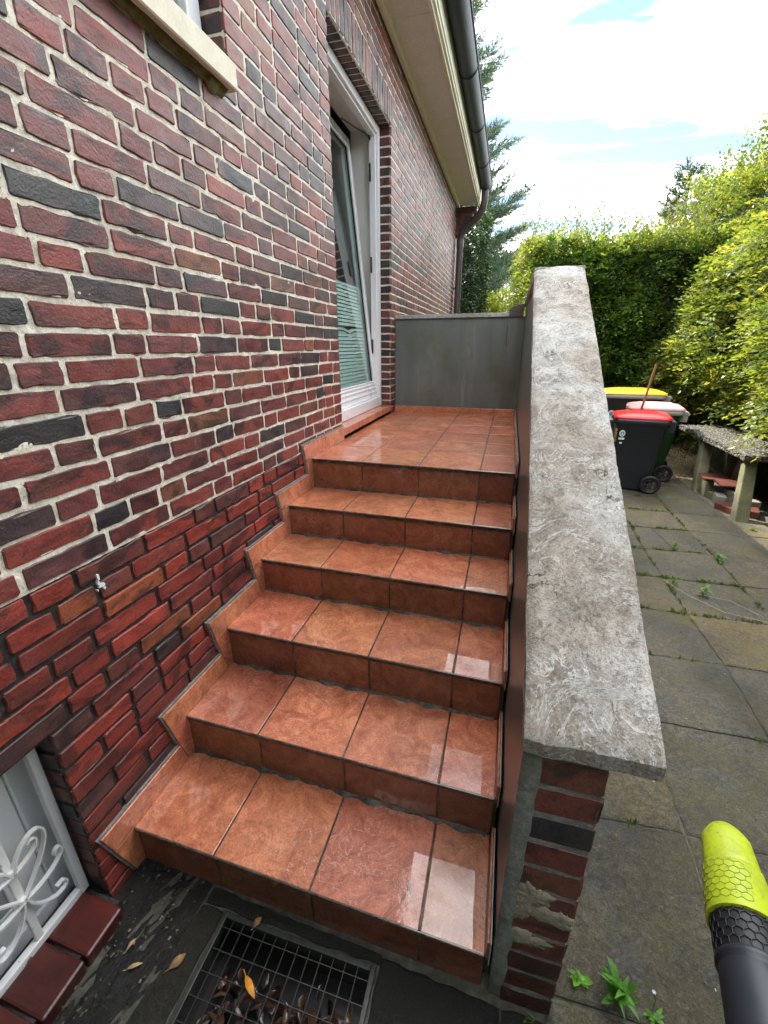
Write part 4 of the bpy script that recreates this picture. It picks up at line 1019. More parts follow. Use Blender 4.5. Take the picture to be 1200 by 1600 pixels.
weed((2.36, 2.92), 9, .05, .018, 'small dark green weed in the joint nearer the bins', 8, up=.4, stems=True, col=(.08, .20, .03))
weed((3.14, 3.50), 6, .06, .03, 'low two-leaved weed at the foot of the near bench leg', 9, up=.2, col=(.14, .24, .05))
weed((1.735, .515), 6, .018, .010, 'tiny green sprout in the slab joint left of the yellow nozzle', 10, up=.4, col=(.10, .22, .03))
weed((1.165, -.058), 3, .05, .005, 'single grass sprout at the base of the brick pier', 11, up=1.1, col=(.18, .35, .05))
# thin runner stems on the paving
mb = MB()
mb.tube([(2.12, 2.35, .01), (2.2, 2.15, .02), (2.35, 2.0, .012), (2.55, 1.93, .02), (2.8, 1.95, .008)], .0022, 6)
mb.tube([(2.25, 2.2, .012), (2.42, 2.12, .03), (2.55, 2.0, .012)], .0016, 6)
o = mb.build('dry_stem', simple('dry stalk', (.34, .30, .22), .6), None); tag(o, 'thin dry stalk lying curved over the paving beside the coping', 'stalk')

# ------------------------------------------------------------------ hedges
def sprays(g, base, outdir, nrm_sp, L_, leafL, nl, droop, cols, cw, up=.25):
    """base (n,3) twig roots, outdir (n,3); every twig carries nl alternate leaves"""
    n = len(base); d = outdir/np.linalg.norm(outdir, axis=1, keepdims=True)
    upv = np.array([0, 0, 1.0]); side = np.cross(d, upv); side /= np.linalg.norm(side, axis=1, keepdims=True)+1e-9
    roll = g.normal(0, .5, (n, 1)); nn = np.cross(side, d); s2 = side*np.cos(roll)+nn*np.sin(roll); n2 = np.cross(s2, d)
    Ls = g.uniform(.6, 1.2, (n, 1))*L_
    V = []; C = []
    ccol = np.array(cols)[g.choice(len(cols), n, p=cw)]*g.uniform(.75, 1.3, (n, 1))
    for k in range(nl):
        f = (k+.7)/nl; sg = 1 if k % 2 else -1
        p = base+d*Ls*f-np.array([0, 0, 1])*droop*Ls*f*f+s2*sg*leafL*.15+g.normal(0, .004, (n, 3))
        a = g.uniform(.55, 1.05, (n, 1)) if k < nl-1 else np.zeros((n, 1))
        ld = d*np.cos(a)+s2*sg*np.sin(a)+n2*g.normal(0, .28, (n, 1)); ld /= np.linalg.norm(ld, axis=1, keepdims=True)
        lw = np.cross(ld, n2); lw /= np.linalg.norm(lw, axis=1, keepdims=True); nn_ = np.cross(lw, ld)
        l = g.uniform(.7, 1.15, (n, 1))*leafL; w = l*.30; fold = l*g.uniform(.02, .12, (n, 1)); cur = l*g.uniform(-.15, .2, (n, 1))
        A = p; B = p+ld*l*.45+nn_*cur; T = p+ld*l
        Lf = p+ld*l*.42+lw*w+nn_*(fold+cur); Rt = p+ld*l*.42-lw*w+nn_*(fold+cur)
        V.append(np.stack([A, Rt, T, B, A, B, T, Lf], 1)); c_ = ccol*g.uniform(.8, 1.2, (n, 1)); C.append(np.repeat(c_, 2, 0))
    V = np.concatenate(V).reshape(-1, 3); F = np.arange(len(V)).reshape(-1, 4); return V, F, np.concatenate(C)
def stems(mb, base, tip, r=.004):
    for a, b in zip(base, tip): mb.tube([a, (a+b)/2+Vector((0, 0, .01)), b], [r, r*.8, r*.4], 4, cap=False)
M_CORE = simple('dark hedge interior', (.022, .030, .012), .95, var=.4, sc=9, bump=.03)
def hedge_face(g, n, xf, ya, yb, za, zb, thick, seed_bulge):
    """face looking to -x at x = xf(y,z)"""
    y = g.uniform(ya, yb, n); z = za+(zb-za)*g.uniform(0, 1, n)**.95
    return y, z
YG = [(.195, .235, .045), (.145, .195, .045), (.28, .29, .06), (.105, .16, .04), (.06, .105, .03)]
# right hedge ------------------------------------------------------------
hr = empty('beech_hedge', (3.8, 4, 0), 'tall sunlit yellow-green beech hedge bulging over the stone bench', 'hedge'); hr.location = (0, 0, 0)
g = np.random.default_rng(5); n = 7600
y = g.uniform(2.3, 9.6, n); z = g.uniform(.12, 3.80, n)
bul = .16*np.sin(y*1.9+z*1.3)+.10*np.sin(y*4.3-z*3.1)+.07*np.sin(z*6+y)
top = 3.72+.14*np.sin(y*2.3)+.1*np.sin(y*5.1)
xf = 3.48-.34*np.exp(-((z-1.5)/.9)**2)-bul*.8+.45*np.clip((z-2.6), 0, 2)+.28*(z < .75)
lay = g.uniform(0, 1, n)**1.7*.45
base = np.c_[xf+lay+.12, y, np.minimum(z, top)]
under = (z < .62) & (y > 3.6) & (y < 5.8); base[under, 0] += .55
od = np.c_[-np.ones(n), g.normal(-.15, .55, n), g.normal(.10, .42, n)]
V1 = sprays(g, base, od, None, .22, .062, 9, .35, YG, [.32, .24, .2, .14, .1])
n = 2600; y = g.uniform(2.6, 9.8, n); x = g.uniform(3.7, 5.2, n); top = 3.66+.16*np.sin(y*2.3)+.12*np.sin(y*5.1)+.2*np.exp(-((y-6.2)/1.2)**2)
base = np.c_[x, y, top-g.uniform(0, .25, n)]; od = np.c_[g.normal(-.5, .6, n), g.normal(-.1, .6, n), np.abs(g.normal(.8, .4, n))]
V2 = sprays(g, base, od, None, .27, .060, 8, .15, YG, [.4, .3, .2, .1, .0])
def merge(*a):
    off = 0; Vs, Fs, Cs = [], [], []
    for V, F, C in a: Vs.append(V); Fs.append(F+off); Cs.append(C); off += len(V)
    return np.concatenate(Vs), np.concatenate(Fs), np.concatenate(Cs)
n = 700; y = g.uniform(2.4, 9.5, n); x = g.uniform(3.6, 4.8, n); base = np.c_[x, y, 3.66+g.uniform(-.2, .12, n)]; od = np.c_[g.normal(-.4, .3, n), g.normal(-.1, .3, n), np.ones(n)]
V3 = sprays(g, base, od, None, .42, .056, 10, .05, YG, [.3, .3, .1, .2, .1])
V1 = (np.concatenate([V1[0], V3[0]]), np.concatenate([V1[1], V3[1]+len(V1[0])]), np.concatenate([V1[2], V3[2]]))
quadmesh('foliage', *merge(V1, V2)[:2], M_LEAF, hr, merge(V1, V2)[2])
mb = MB(); mb.box((3.92, 1.9, .15), (5.3, 10.5, 3.45)); mb.box((3.66, 3.55, -.02), (3.915, 5.9, .62)); mb.build('inner_foliage', M_CORE, hr)  # low dark box added to darken the gap under the bench
mb = MB(); rr = random.Random(6)
for k in range(26):
    y_ = 2.7+k*.3; x_ = 3.72+rr.uniform(-.03, .1)
    mb = MB(); mb.tube([(x_, y_, -.03), (x_+rr.uniform(-.05, .08), y_+rr.uniform(-.1, .1), .6), (x_+.1, y_+rr.uniform(-.2, .2), 1.6), (x_+.15, y_+rr.uniform(-.3, .3), 3.0)], [.028, .022, .015, .006], 6); mb.build('trunk', M_BARK, hr)
# unseen hedge added behind and right of the camera to shade the risers
hn = empty('shading_hedge', (0, 0, 0), 'unseen tall hedge added behind and to the right of the photographer to shade the steps', 'hedge')
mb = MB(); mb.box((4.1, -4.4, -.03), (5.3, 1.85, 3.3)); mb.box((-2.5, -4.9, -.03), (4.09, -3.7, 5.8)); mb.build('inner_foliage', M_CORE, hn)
n = 2500; pa = g.uniform(0, 1, n) < .45
base = np.where(pa[:, None], np.c_[np.full(n, 4.15)-g.uniform(0, .2, n), g.uniform(-4, 2.2, n), g.uniform(.1, 3.5, n)], np.c_[g.uniform(-2.4, 4.3, n), -3.75+g.uniform(0, .2, n), g.uniform(.1, 5.9, n)])
od = np.where(pa[:, None], np.c_[-np.ones(n), g.normal(0, .5, n), g.normal(.1, .4, n)], np.c_[g.normal(0, .5, n), np.ones(n), g.normal(.1, .4, n)])
a = sprays(g, base, od, None, .24, .07, 7, .35, [(.04, .09, .02), (.06, .12, .02)], [.6, .4]); quadmesh('foliage', a[0], a[1], M_LEAF, hn, a[2])
# back hedge ---------------------------------------------------------------
hb = empty('beech_hedge', (0, 0, 0), 'dark clipped beech hedge across the back behind the wheelie bins, wispy shoots on top', 'hedge')
DG = [(.085, .16, .035), (.06, .125, .028), (.13, .21, .04), (.2, .26, .04)]
n = 6000; x = g.uniform(1.15, 4.2, n); z = g.uniform(.1, 3.0, n)
yf = 7.15+.12*np.sin(x*3.1+z*2)+.08*np.sin(x*7-z*4)+.06*np.sin(z*9)
base = np.c_[x, yf+.12+g.uniform(0, 1, n)**1.6*.35, z]; od = np.c_[g.normal(0, .55, n), -np.ones(n), g.normal(.1, .4, n)]
V1 = sprays(g, base, od, None, .19, .058, 8, .4, DG, [.4, .35, .18, .07])  # front leaves in darker greens, the shade of this side painted in
n = 2200; y = g.uniform(7.1, 9.2, n); z = g.uniform(.3, 3.0, n)   # end face to the left
base = np.c_[1.18+.10*np.sin(y*3+z*2.2)-.12*(z-1.5)*.5+g.uniform(0, .3, n), y, z]; od = np.c_[-np.ones(n), g.normal(-.2, .5, n), g.normal(.1, .4, n)]
V2 = sprays(g, base, od, None, .2, .058, 8, .35, YG, [.35, .3, .2, .1, .05])
n = 1700; x = g.uniform(1.05, 4.2, n); y = g.uniform(7.1, 9, n); base = np.c_[x, y, 2.92+.06*np.sin(x*5)-g.uniform(0, .2, n)]; od = np.c_[g.normal(0, .6, n), g.normal(-.2, .5, n), np.abs(g.normal(.9, .4, n))]
V3 = sprays(g, base, od, None, .24, .056, 8, .1, YG, [.3, .35, .15, .15, .05])  # top and end leaves take the lighter palette, sunlight painted in
n = 190; x = g.uniform(1.0, 3.6, n); y = g.uniform(7.2, 8.6, n); base = np.c_[x, y, 2.95+g.uniform(-.1, .06, n)]; od = np.c_[g.normal(0, .22, n), g.normal(0, .2, n), np.ones(n)]
V4 = sprays(g, base, od, None, .50, .052, 10, -.05, [(.14, .17, .05), (.10, .13, .04), (.17, .13, .07)], [.5, .3, .2])
m_ = merge(V1, V2, V3, V4); quadmesh('foliage', m_[0], m_[1], M_LEAF, hb, m_[2])
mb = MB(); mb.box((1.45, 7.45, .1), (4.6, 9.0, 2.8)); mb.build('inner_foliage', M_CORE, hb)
mb = MB()
for i in range(n):
    a = Vector(base[i]); d_ = Vector(od[i]).normalized(); mb.tube([a, a+d_*.25, a+d_*.56], [.003, .002, .001], 4, cap=False)
mb.build('shoots', M_BARK, hb)
for k in range(12): mb = MB(); mb.tube([(1.3+k*.25, 7.5, -.03), (1.3+k*.25+rr.uniform(-.1, .1), 7.42, 1.5)], [.03, .015], 6); mb.build('trunk', M_BARK, hb)
# shrub / conifers -----------------------------------------------------------
def conifer(name, label, x, y, H, Rb, seed, blue, z0=0, nb=60, spread=1.0, zmin=.15):
    rr = random.Random(seed); root = empty(name, (x, y, 0), label, 'tree'); gg = np.random.default_rng(seed)
    mb = MB(); mb.tube([(0, 0, -.03), (rr.uniform(-.1, .1), 0, H*.5), (0, 0, H)], [H*.022, H*.014, .02], 8); mb.build('trunk', M_BARK, root)
    mb = MB(); bs = []; ds = []
    for k in range(nb):
        f = zmin+(1-zmin)*(k/nb)**.9; z = f*H; an = k*2.4+rr.uniform(-.5, .5); ln = Rb*(1-f)**.6*rr.uniform(.55, 1.1)+.12
        d_ = Vector((math.cos(an), math.sin(an), .0)); p = [Vector((0, 0, z)), d_*ln*.5+Vector((0, 0, z+ln*.12)), d_*ln+Vector((0, 0, z+ln*.36))]
        mb.tube(p, [.028*(1-f)+.008, .015*(1-f)+.005, .003], 5, cap=False)
        m = int(26*ln*spread)+5
        for q in range(m):
            t_ = .22+.78*(q/m); b = p[0].lerp(p[1], t_*2) if t_ < .5 else p[1].lerp(p[2], t_*2-1)
            sd_ = Vector((-d_.y, d_.x, 0))*(1 if q % 2 else -1); wl = (1-t_)*.5*ln+.12
            dd = (d_*.7+sd_*rr.uniform(.4, 1.1)+Vector((0, 0, rr.uniform(.0, .7)))).normalized()
            for s_ in range(max(1, int(wl/.12))): bs.append(b+dd*(s_*.12)); ds.append(dd+Vector((rr.uniform(-.3, .3), rr.uniform(-.3, .3), rr.uniform(-.1, .4))))
    mb.build('limb', M_BARK, root)
    B = np.array(bs); D = np.array(ds); nn = 13; V = []; C = []
    cols = np.array(blue); cc = cols[gg.integers(0, len(cols), len(B))]*gg.uniform(.7, 1.3, (len(B), 1))
    for k in range(nn):
        off = gg.uniform(0, .16, (len(B), 1)); dirn = D+gg.normal(0, .62, D.shape); dirn /= np.linalg.norm(dirn, axis=1, keepdims=True)
        sd_ = np.cross(dirn, gg.normal(0, 1, D.shape)); sd_ /= np.linalg.norm(sd_, axis=1, keepdims=True)
        l = gg.uniform(.07, .13, (len(B), 1)); w = .0065; p = B+D/np.linalg.norm(D, axis=1, keepdims=True)*off
        V.append(np.stack([p-sd_*w, p+sd_*w, p+dirn*l+sd_*w*.4, p+dirn*l-sd_*w*.4], 1)); C.append(cc)
    V = np.concatenate(V).reshape(-1, 3); quadmesh('crown', V, np.arange(len(V)).reshape(-1, 4), M_NEEDLE, root, np.concatenate(C)); return root
BG = [(.10, .16, .10), (.13, .19, .13), (.08, .13, .085)]
conifer('pine_tree', 'tall blue-green pine rising behind the far end of the house gutter', -1.3, 14.3, 10.3, 3.7, 4, BG, nb=110, zmin=.12)
conifer('conifer_tree', 'small dark conifer tip poking out above the beech hedge on the right', 3.95, 10.4, 4.6, .95, 9, [(.03, .065, .035), (.045, .085, .04)], nb=60, zmin=.3)
def bush(name, label, cx, cy, cz, rx, ry, rz_, n, cols, cw, seed, leafL=.06, mat=None, L_=.2, trunk=True, cat='shrub'):
    gg = np.random.default_rng(seed); root = empty(name, (cx, cy, 0), label, cat)
    d = gg.normal(0, 1, (n, 3)); d /= np.linalg.norm(d, axis=1, keepdims=True); r = gg.uniform(.55, 1.0, (n, 1))+.12*np.sin(d[:, :1]*7+d[:, 2:]*5)
    base = d*r*np.array([rx, ry, rz_])+np.array([0, 0, cz]); base[:, 2] = np.maximum(base[:, 2], .05)
    a = sprays(gg, base, d+np.array([0, 0, .25]), None, L_, leafL, 8, .25, cols, cw); quadmesh('crown', a[0], a[1], mat or M_LEAF, root, a[2])
    m = MB(); rr = random.Random(seed)
    for k in range(4): m.tube([(rr.uniform(-.05, .05), rr.uniform(-.05, .05), -.03), (rr.uniform(-.1, .1)*rx*4, rr.uniform(-.1, .1)*ry*4, cz*.6), (rr.uniform(-.5, .5)*rx, rr.uniform(-.5, .5)*ry, cz+rz_*.5)], [.05, .035, .01], 6)
    m.build('trunk', M_BARK, root); return root
bush('shrub', 'yellow-green shrub low behind the rear parapet, between ivy and clipped hedge', .55, 9.6, 1.6, .42, .6, .95, 900, YG, [.4, .3, .2, .1, 0], 3)
bush('deciduous_tree', 'hazy mid green tree far behind the shrub beyond the rear parapet', .9, 17.5, 2.6, 1.9, 1.2, 2.1, 2600, [(.07, .12, .05), (.10, .15, .07)], [.5, .5], 8, leafL=.09, L_=.3, cat='tree')
bush('deciduous_tree', 'shady green tree seen through the gap at the left end of the clipped hedge', -3.2, 15.5, 2.6, 2.0, 1.2, 2.6, 2200, DG, [.4, .3, .2, .1], 18, leafL=.09, L_=.3, cat='tree')
# ivy column
iv = empty('ivy_column', (0, 0, 0), 'tall dense column of dark ivy just beyond the brown downpipe', 'ivy'); n = 5200
th = g.uniform(0, 2*np.pi, n); z = g.uniform(.2, 3.95, n); rad = .36+.05*np.sin(z*5+th*2)+.04*np.sin(z*11)
dx_, dy_ = np.cos(th), np.sin(th); base = np.c_[-.06+dx_*rad, 9.2+dy_*rad*1.3, z]; od = np.c_[dx_, dy_, g.normal(-.3, .3, n)]
a = sprays(g, base, od, None, .10, .065, 4, .6, [(.018, .055, .02), (.03, .075, .022), (.05, .10, .03), (.10, .15, .04)], [.4, .3, .2, .1])
quadmesh('leaves', a[0], a[1], M_IVY, iv, a[2])
mb = MB(); mb.tube([(-.06, 9.2, -.03), (-.06, 9.2, 3.6)], .22, 10); mb.build('trunk', M_CORE, iv)

# ------------------------------------------------------------------ wheelie bins
def text_part(txt, size, mat, parent, M, name='lettering'):
    cu = bpy.data.curves.new('txt', 'FONT'); cu.body = txt; cu.size = size; cu.align_x = 'CENTER'; cu.align_y = 'CENTER'; cu.extrude = .0006
    tmp = bpy.data.objects.new('tmp', cu); COL.objects.link(tmp); dg = bpy.context.evaluated_depsgraph_get(); me = bpy.data.meshes.new_from_object(tmp.evaluated_get(dg))
    bpy.data.objects.remove(tmp); me.materials.clear(); me.materials.append(mat); me.name = name
    o = bpy.data.objects.new(name, me); link(o, parent); o.matrix_local = M; return o
def rrect(hx, hy, r, seg=4, cx=0, cy=0):
    pts = []
    for (sx, sy, a0) in ((1, 1, 0), (-1, 1, 90), (-1, -1, 180), (1, -1, 270)):
        for i in range(seg+1):
            a = R(a0+90*i/seg); pts.append((cx+sx*(hx-r)+r*math.cos(a), cy+sy*(hy-r)+r*math.sin(a)))
    return pts
def loft(mb, secs, caps=True, smooth=True):
    n = len(secs[0]); vs = [p for s_ in secs for p in s_]; fs = [(k*n+i, k*n+(i+1) % n, (k+1)*n+(i+1) % n, (k+1)*n+i) for k in range(len(secs)-1) for i in range(n)]
    mb.add(vs, fs, None, 0, smooth)
    if caps: mb.add(secs[0], [tuple(range(n-1, -1, -1))]); mb.add(secs[-1], [tuple(range(n))])
def wheelie(loc_, rz, H, W_, D, mbody, mlid, label, mrim=None):
    """front faces local -x, hinge and wheels at +x"""
    root = empty('wheelie_bin', loc_, label, 'bin', 'wheelie bins in front of the back hedge', rz)
    hb_ = H*.90; mb = MB()
    S_ = lambda z, hx, hy, r, cx=0: [(x, y, z) for x, y in rrect(hx, hy, r, 4, cx)]
    bx, by = D*.36, W_*.38
    loft(mb, [S_(.02, bx-.01, by-.01, .03, -.02), S_(.05, bx, by, .035, -.02), S_(.30, bx+.025, by+.022, .04, -.015), S_(.31, bx+.030, by+.027, .04, -.015), S_(hb_-.06, D*.46, W_*.46, .045), S_(hb_-.055, D*.475, W_*.475, .045), S_(hb_, D*.48, W_*.48, .045)])
    body = mb.build('body', mbody, root)
    mb = MB(); loft(mb, [S_(hb_-.045, D*.492, W_*.492, .05), S_(hb_-.040, D*.505, W_*.505, .05), S_(hb_+.004, D*.505, W_*.505, .05), S_(hb_+.008, D*.49, W_*.49, .05)])
    for sgn in (-1, 1): mb.box((D*.44, sgn*W_*.30-.012, hb_-.12), (D*.60, sgn*W_*.30+.012, hb_-.005), bev=.006)
    mb.box((-D*.52, -W_*.40, hb_-.035), (-D*.48, W_*.40, hb_-.012), bev=.006)
    mb.build('rim', mrim or mbody, root)
    mb = MB(); mb.tube([(D*.60, -W_*.34, hb_-.03), (D*.60, W_*.34, hb_-.03)], .014, 10); mb.build('handle', mrim or mbody, root)
    mb = MB(); 
    loft(mb, [S_(hb_+.010, D*.515, W_*.515, .05), S_(hb_+.030, D*.515, W_*.515, .05), S_(hb_+.042, D*.47, W_*.46, .05), S_(hb_+.060, D*.33, W_*.37, .08), S_(hb_+.066, D*.26, W_*.30, .08), S_(hb_+.060, D*.22, W_*.26, .08)])
    mb.box((-D*.545, -W_*.16, hb_+.010), (-D*.49, W_*.16, hb_+.030), bev=.008)
    mb.box((-D*.30, -W_*.33, hb_+.048), (D*.34, -W_*.27, hb_+.062), bev=.006); mb.box((-D*.30, W_*.27, hb_+.048), (D*.34, W_*.33, hb_+.062), bev=.006)
    mb.build('lid', mlid, root)
    mb = MB(); mb.tube([(D*.36, -W_*.45, .10), (D*.36, W_*.45, .10)], .011, 8); mb.build('axle', M_STEEL, root)
    for sgn in (-1, 1):
        cy = sgn*W_*.47; c = Vector((D*.36, cy, .10))
        def ringy(r0, r1, w, segs=28):
            m = MB(); vs = []
            prof_ = [(r0, -w), (r1-.008, -w), (r1, -w+.008), (r1, w-.008), (r1-.008, w), (r0, w)]
            for i in range(segs):
                a = 2*math.pi*i/segs
                for (r_, o_) in prof_: vs.append((c.x+r_*math.cos(a), c.y+o_, c.z+r_*math.sin(a)))
            m.add(vs, [(i*6+k, i*6+(k+1) % 6, ((i+1) % segs)*6+(k+1) % 6, ((i+1) % segs)*6+k) for i in range(segs) for k in range(6)], None, 0, True); return m
        wh = ringy(.066, .100, .022).build('wheel', M_BLACK, root)
        m = ringy(.052, .067, .017)
        for i in range(6):
            a = 2*math.pi*i/6; m.tube([c+Vector((.012*math.cos(a), 0, .012*math.sin(a))), c+Vector((.055*math.cos(a), 0, .055*math.sin(a)))], .007, 6)
        m.tube([c-Vector((0, .018, 0)), c+Vector((0, .018, 0))], .019, 14); m.build('rim', M_BINK, wh)
    return root, hb_
red, hb_ = wheelie((2.395, 4.62, 0), R(-9), .862, .44, .52, M_BINN, M_RED, 'dark anthracite wheelie bin with a bright red lid, nearest of the three')
grn, _ = wheelie((2.66, 5.16, 0), R(-9), .90, .46, .54, M_BING, M_PINK, 'dark green wheelie bin with a faded pink-white lid behind the red-lidded bin', M_GREYP)
yel, _ = wheelie((2.60, 6.00, 0), R(-4), 1.00, .58, .70, M_BINK, M_YEL, 'large charcoal wheelie bin with a yellow lid, farthest back against the hedge', M_GREYP)
# stickers on the red bin's camera-side panel (local -y) near the front
def disc(mb, c, r, M, seg=20, r2=0):
    vs = [M @ Vector((r*math.cos(2*math.pi*i/seg), r*1.25*math.sin(2*math.pi*i/seg), c)) for i in range(seg)]; vs2 = [M @ Vector((r*math.cos(2*math.pi*i/seg), r*1.25*math.sin(2*math.pi*i/seg), c+.001)) for i in range(seg)]
    mb.add(vs+vs2, [tuple(range(seg, 2*seg))]+[(i, (i+1) % seg, seg+(i+1) % seg, seg+i) for i in range(seg)])
sl_ = math.atan2(.44*.08+.004, .5)
Mp = Matrix.Translation((-.165, -.203, .63)) @ Matrix.Rotation(R(90)+.09, 4, 'X')
mb = MB(); disc(mb, .004, .028, Mp); mb.build('sticker', M_STICK, red)
mb = MB(); mb.box((-.028, -.066, .003), (.028, -.046, .0045), M=Mp); mb.build('sticker', M_STICK, red); mb = MB(); mb.box((-.040, -.165, .006), (.05, -.160, .0072), M=Mp); mb.build('sticker', M_STICK, red); mb = MB()
mb.box((-.012, -.135, .004), (.012, -.095, .0055), M=Mp); mb.build('sticker', M_STICK, red)
mb = MB(); disc(mb, .0055, .018, Mp); mb.build('emblem', M_STICKB, red)
mb = MB(); mb.add([Mp @ Vector(p) for p in ((-.010, -.014, .0072), (.010, -.014, .0072), (.0, .016, .0072))], [(0, 1, 2)]); mb.build('emblem', M_STICK, red)
for i, ch in enumerate('8000'):
    text_part(ch, .045, M_ORANGE, red, Mp @ Matrix.Translation((-.062+.001*i, .035-.038*i, .004)), 'lettering')
for k, rz_ in enumerate((.60, .56, .52, .48)): pass
# sticker on the yellow-lidded bin
Mq = Matrix.Translation((-.25, -.268, .66)) @ Matrix.Rotation(R(90)+.08, 4, 'X')
mb = MB(); disc(mb, .002, .036, Mq); mb.build('sticker', M_STICK, yel)
mb = MB(); mb.box((-.04, -.085, .001), (.04, -.050, .0025), M=Mq); mb.build('sticker', M_STICK, yel)
mb = MB(); disc(mb, .0035, .022, Mq); mb.build('emblem', M_STICKB, yel)
# broom handle
mb = MB(); mb.tube([(2.44, 4.93, .03), (2.46, 4.93, .80), (2.52, 4.92, 1.31)], .0125, 10)
bpy_ = mb.build('broom_handle', M_WOOD, None); tag(bpy_, 'thin reddish-brown wooden pole leaning up between the red and pink bin lids', 'pole')

# ------------------------------------------------------------------ stone bench and what lies under it
bn = empty('stone_bench', (3.1, 3.8, 0), 'rough aggregate stone bench on slanted mossy concrete legs under the hedge', 'bench'); bn.location = (0, 0, 0)
mb = MB(); nx_, ny_ = 14, 60; r4 = np.random.default_rng(3); top = []; x0b, x1b, y0b, y1b, zb = 3.075, 3.56, 3.82, 5.52, .585
H_ = r4.normal(0, .004, (ny_+1, nx_+1))
for j in range(ny_+1):
    for i in range(nx_+1):
        ex = (.012*r4.normal() if i in (0, nx_) else 0); ey = .010*r4.normal() if j in (0, ny_) else 0
        top.append((x0b+(x1b-x0b)*i/nx_+ex*.6, y0b+(y1b-y0b)*j/ny_+ey*.6, zb+H_[j, i]))
n1 = nx_+1; mb.add(top, [(j*n1+i, j*n1+i+1, (j+1)*n1+i+1, (j+1)*n1+i) for j in range(ny_) for i in range(nx_)], None, 0, True)
bd = [i for i in range(nx_)]+[j*n1+nx_ for j in range(ny_)]+[ny_*n1+i for i in range(nx_, 0, -1)]+[j*n1 for j in range(ny_, 0, -1)]
T = [top[i] for i in bd]; m = len(T); B1 = [(p[0]+.006*r4.normal(), p[1]+.006*r4.normal(), zb-.022+.003*r4.normal()) for p in T]; B2 = [(p[0], p[1], zb-.050) for p in T]
mb.add(T+B1+B2, [(r_*m+a, (r_+1)*m+a, (r_+1)*m+(a+1) % m, r_*m+(a+1) % m) for r_ in range(2) for a in range(m)]+[tuple(range(3*m-1, 2*m-1, -1))])
mb.build('seat', M_AGG, bn, recalc=False)
def legp(xa, ya, xb, yb, w, dd):
    m = MB(); vs = []
    for (x, y, z, k) in ((xa, ya, -.02, 1.15), (xb, yb, zb-.051, .95)):
        vs += [(x, y-dd*k/2, z), (x+w*k, y-dd*k/2, z), (x+w*k, y+dd*k/2, z), (x, y+dd*k/2, z)]
    m.add(vs, [(3, 2, 1, 0), (4, 5, 6, 7), (0, 1, 5, 4), (1, 2, 6, 5), (2, 3, 7, 6), (3, 0, 4, 7)])
    o = m.build('leg', M_MOSSC, bn); b_ = o.modifiers.new('b', 'BEVEL'); b_.width = .008; b_.segments = 2
legp(3.075, 3.74, 3.13, 3.96, .10, .09); legp(3.06, 4.66, 3.10, 4.86, .10, .09); legp(3.44, 3.80, 3.42, 3.96, .10, .09); legp(3.40, 4.72, 3.38, 4.86, .10, .09)
def block(loc_, dims, rz, mat, label, name, cat, z=0, ry=0, group=None, rx=0):
    m = MB(); m.box((-dims[0]/2, -dims[1]/2, 0), (dims[0]/2, dims[1]/2, dims[2]), bev=.006); o = m.build(name, mat); o.location = (loc_[0], loc_[1], z); o.rotation_euler = (rx, ry, rz); tag(o, label, cat, group); return o
GB = 'blocks stored under the stone bench'
block((3.115, 4.50), (.07, .14, .17), R(4), M_MOSSC, 'pale grey upright block propping the roof tile under the bench', 'stone_block', 'block', group=GB)
block((3.145, 4.36), (.08, .11, .075), R(12), M_MOSSC, 'small low grey block just right of the upright block under the bench', 'stone_block', 'block', group=GB)
block((3.135, 4.20), (.085, .16, .10), R(-10), M_STONEB, 'grey block in the middle of the row under the bench', 'stone_block', 'block', group=GB)
block((3.27, 4.22), (.10, .18, .14), R(14), M_STONEB, 'larger grey block behind the middle block under the bench', 'stone_block', 'block', group=GB)
block((3.33, 4.05), (.14, .10, .11), R(-8), M_STONEB, 'dark grey block behind the red brick under the bench', 'stone_block', 'block', group=GB)
block((3.13, 3.985), (.11, .20, .065), R(20), M_REDT, 'single dull red brick lying next to the near bench leg', 'loose_brick', 'brick', group='bricks under the stone bench')
block((3.30, 3.93), (.10, .20, .065), R(-20), M_REDT, 'dark red brick lying deeper in shade behind the near bench leg', 'loose_brick', 'brick', group='bricks under the stone bench')
# curved roof tile
mb = MB(); vs = []; nt_ = 14
for i in range(nt_+1):
    u = i/nt_; yy_ = -.21+.42*u; z_ = .020*math.sin(u*2*math.pi)+.015*u
    for (xx_, o_) in ((-.14, 0), (.14, 0), (.14, .014), (-.14, .014)): vs.append((xx_, yy_, z_+o_))
mb.add(vs, [(4*i+k, 4*i+(k+1) % 4, 4*i+4+(k+1) % 4, 4*i+4+k) for i in range(nt_) for k in range(4)]+[(0, 1, 2, 3), (4*nt_+3, 4*nt_+2, 4*nt_+1, 4*nt_)])
o = mb.build('roof_tile', M_REDT); o.location = (3.22, 4.42, .178); o.rotation_euler = (0, R(2), R(6)); tag(o, 'wavy orange-red clay roof tile resting on grey blocks under the bench', 'roof tile')
mb = MB(); mb.box((-.02, -.012, 0), (.02, .012, .62), bev=.003); o = mb.build('wooden_batten', M_WOOD); o.location = (3.27, 4.02, .0); o.rotation_euler = (R(-38), R(6), 0); tag(o, 'slanting brown wooden batten leaning under the stone bench', 'batten')
for i, (yy_, ww, la) in enumerate(((4.60, .05, 'weathered grey board leaning upright at the back of the bench, left one'), (4.40, .06, 'weathered grey board leaning upright at the back of the bench, right one'))):
    mb = MB(); mb.box((-.01, -ww, 0), (.012, ww, .46), bev=.004); o = mb.build('leaning_board', M_STONEB); o.location = (3.37, yy_, .0); o.rotation_euler = (R(5), R(5), R(4)); tag(o, la, 'board', 'boards leaning under the stone bench')
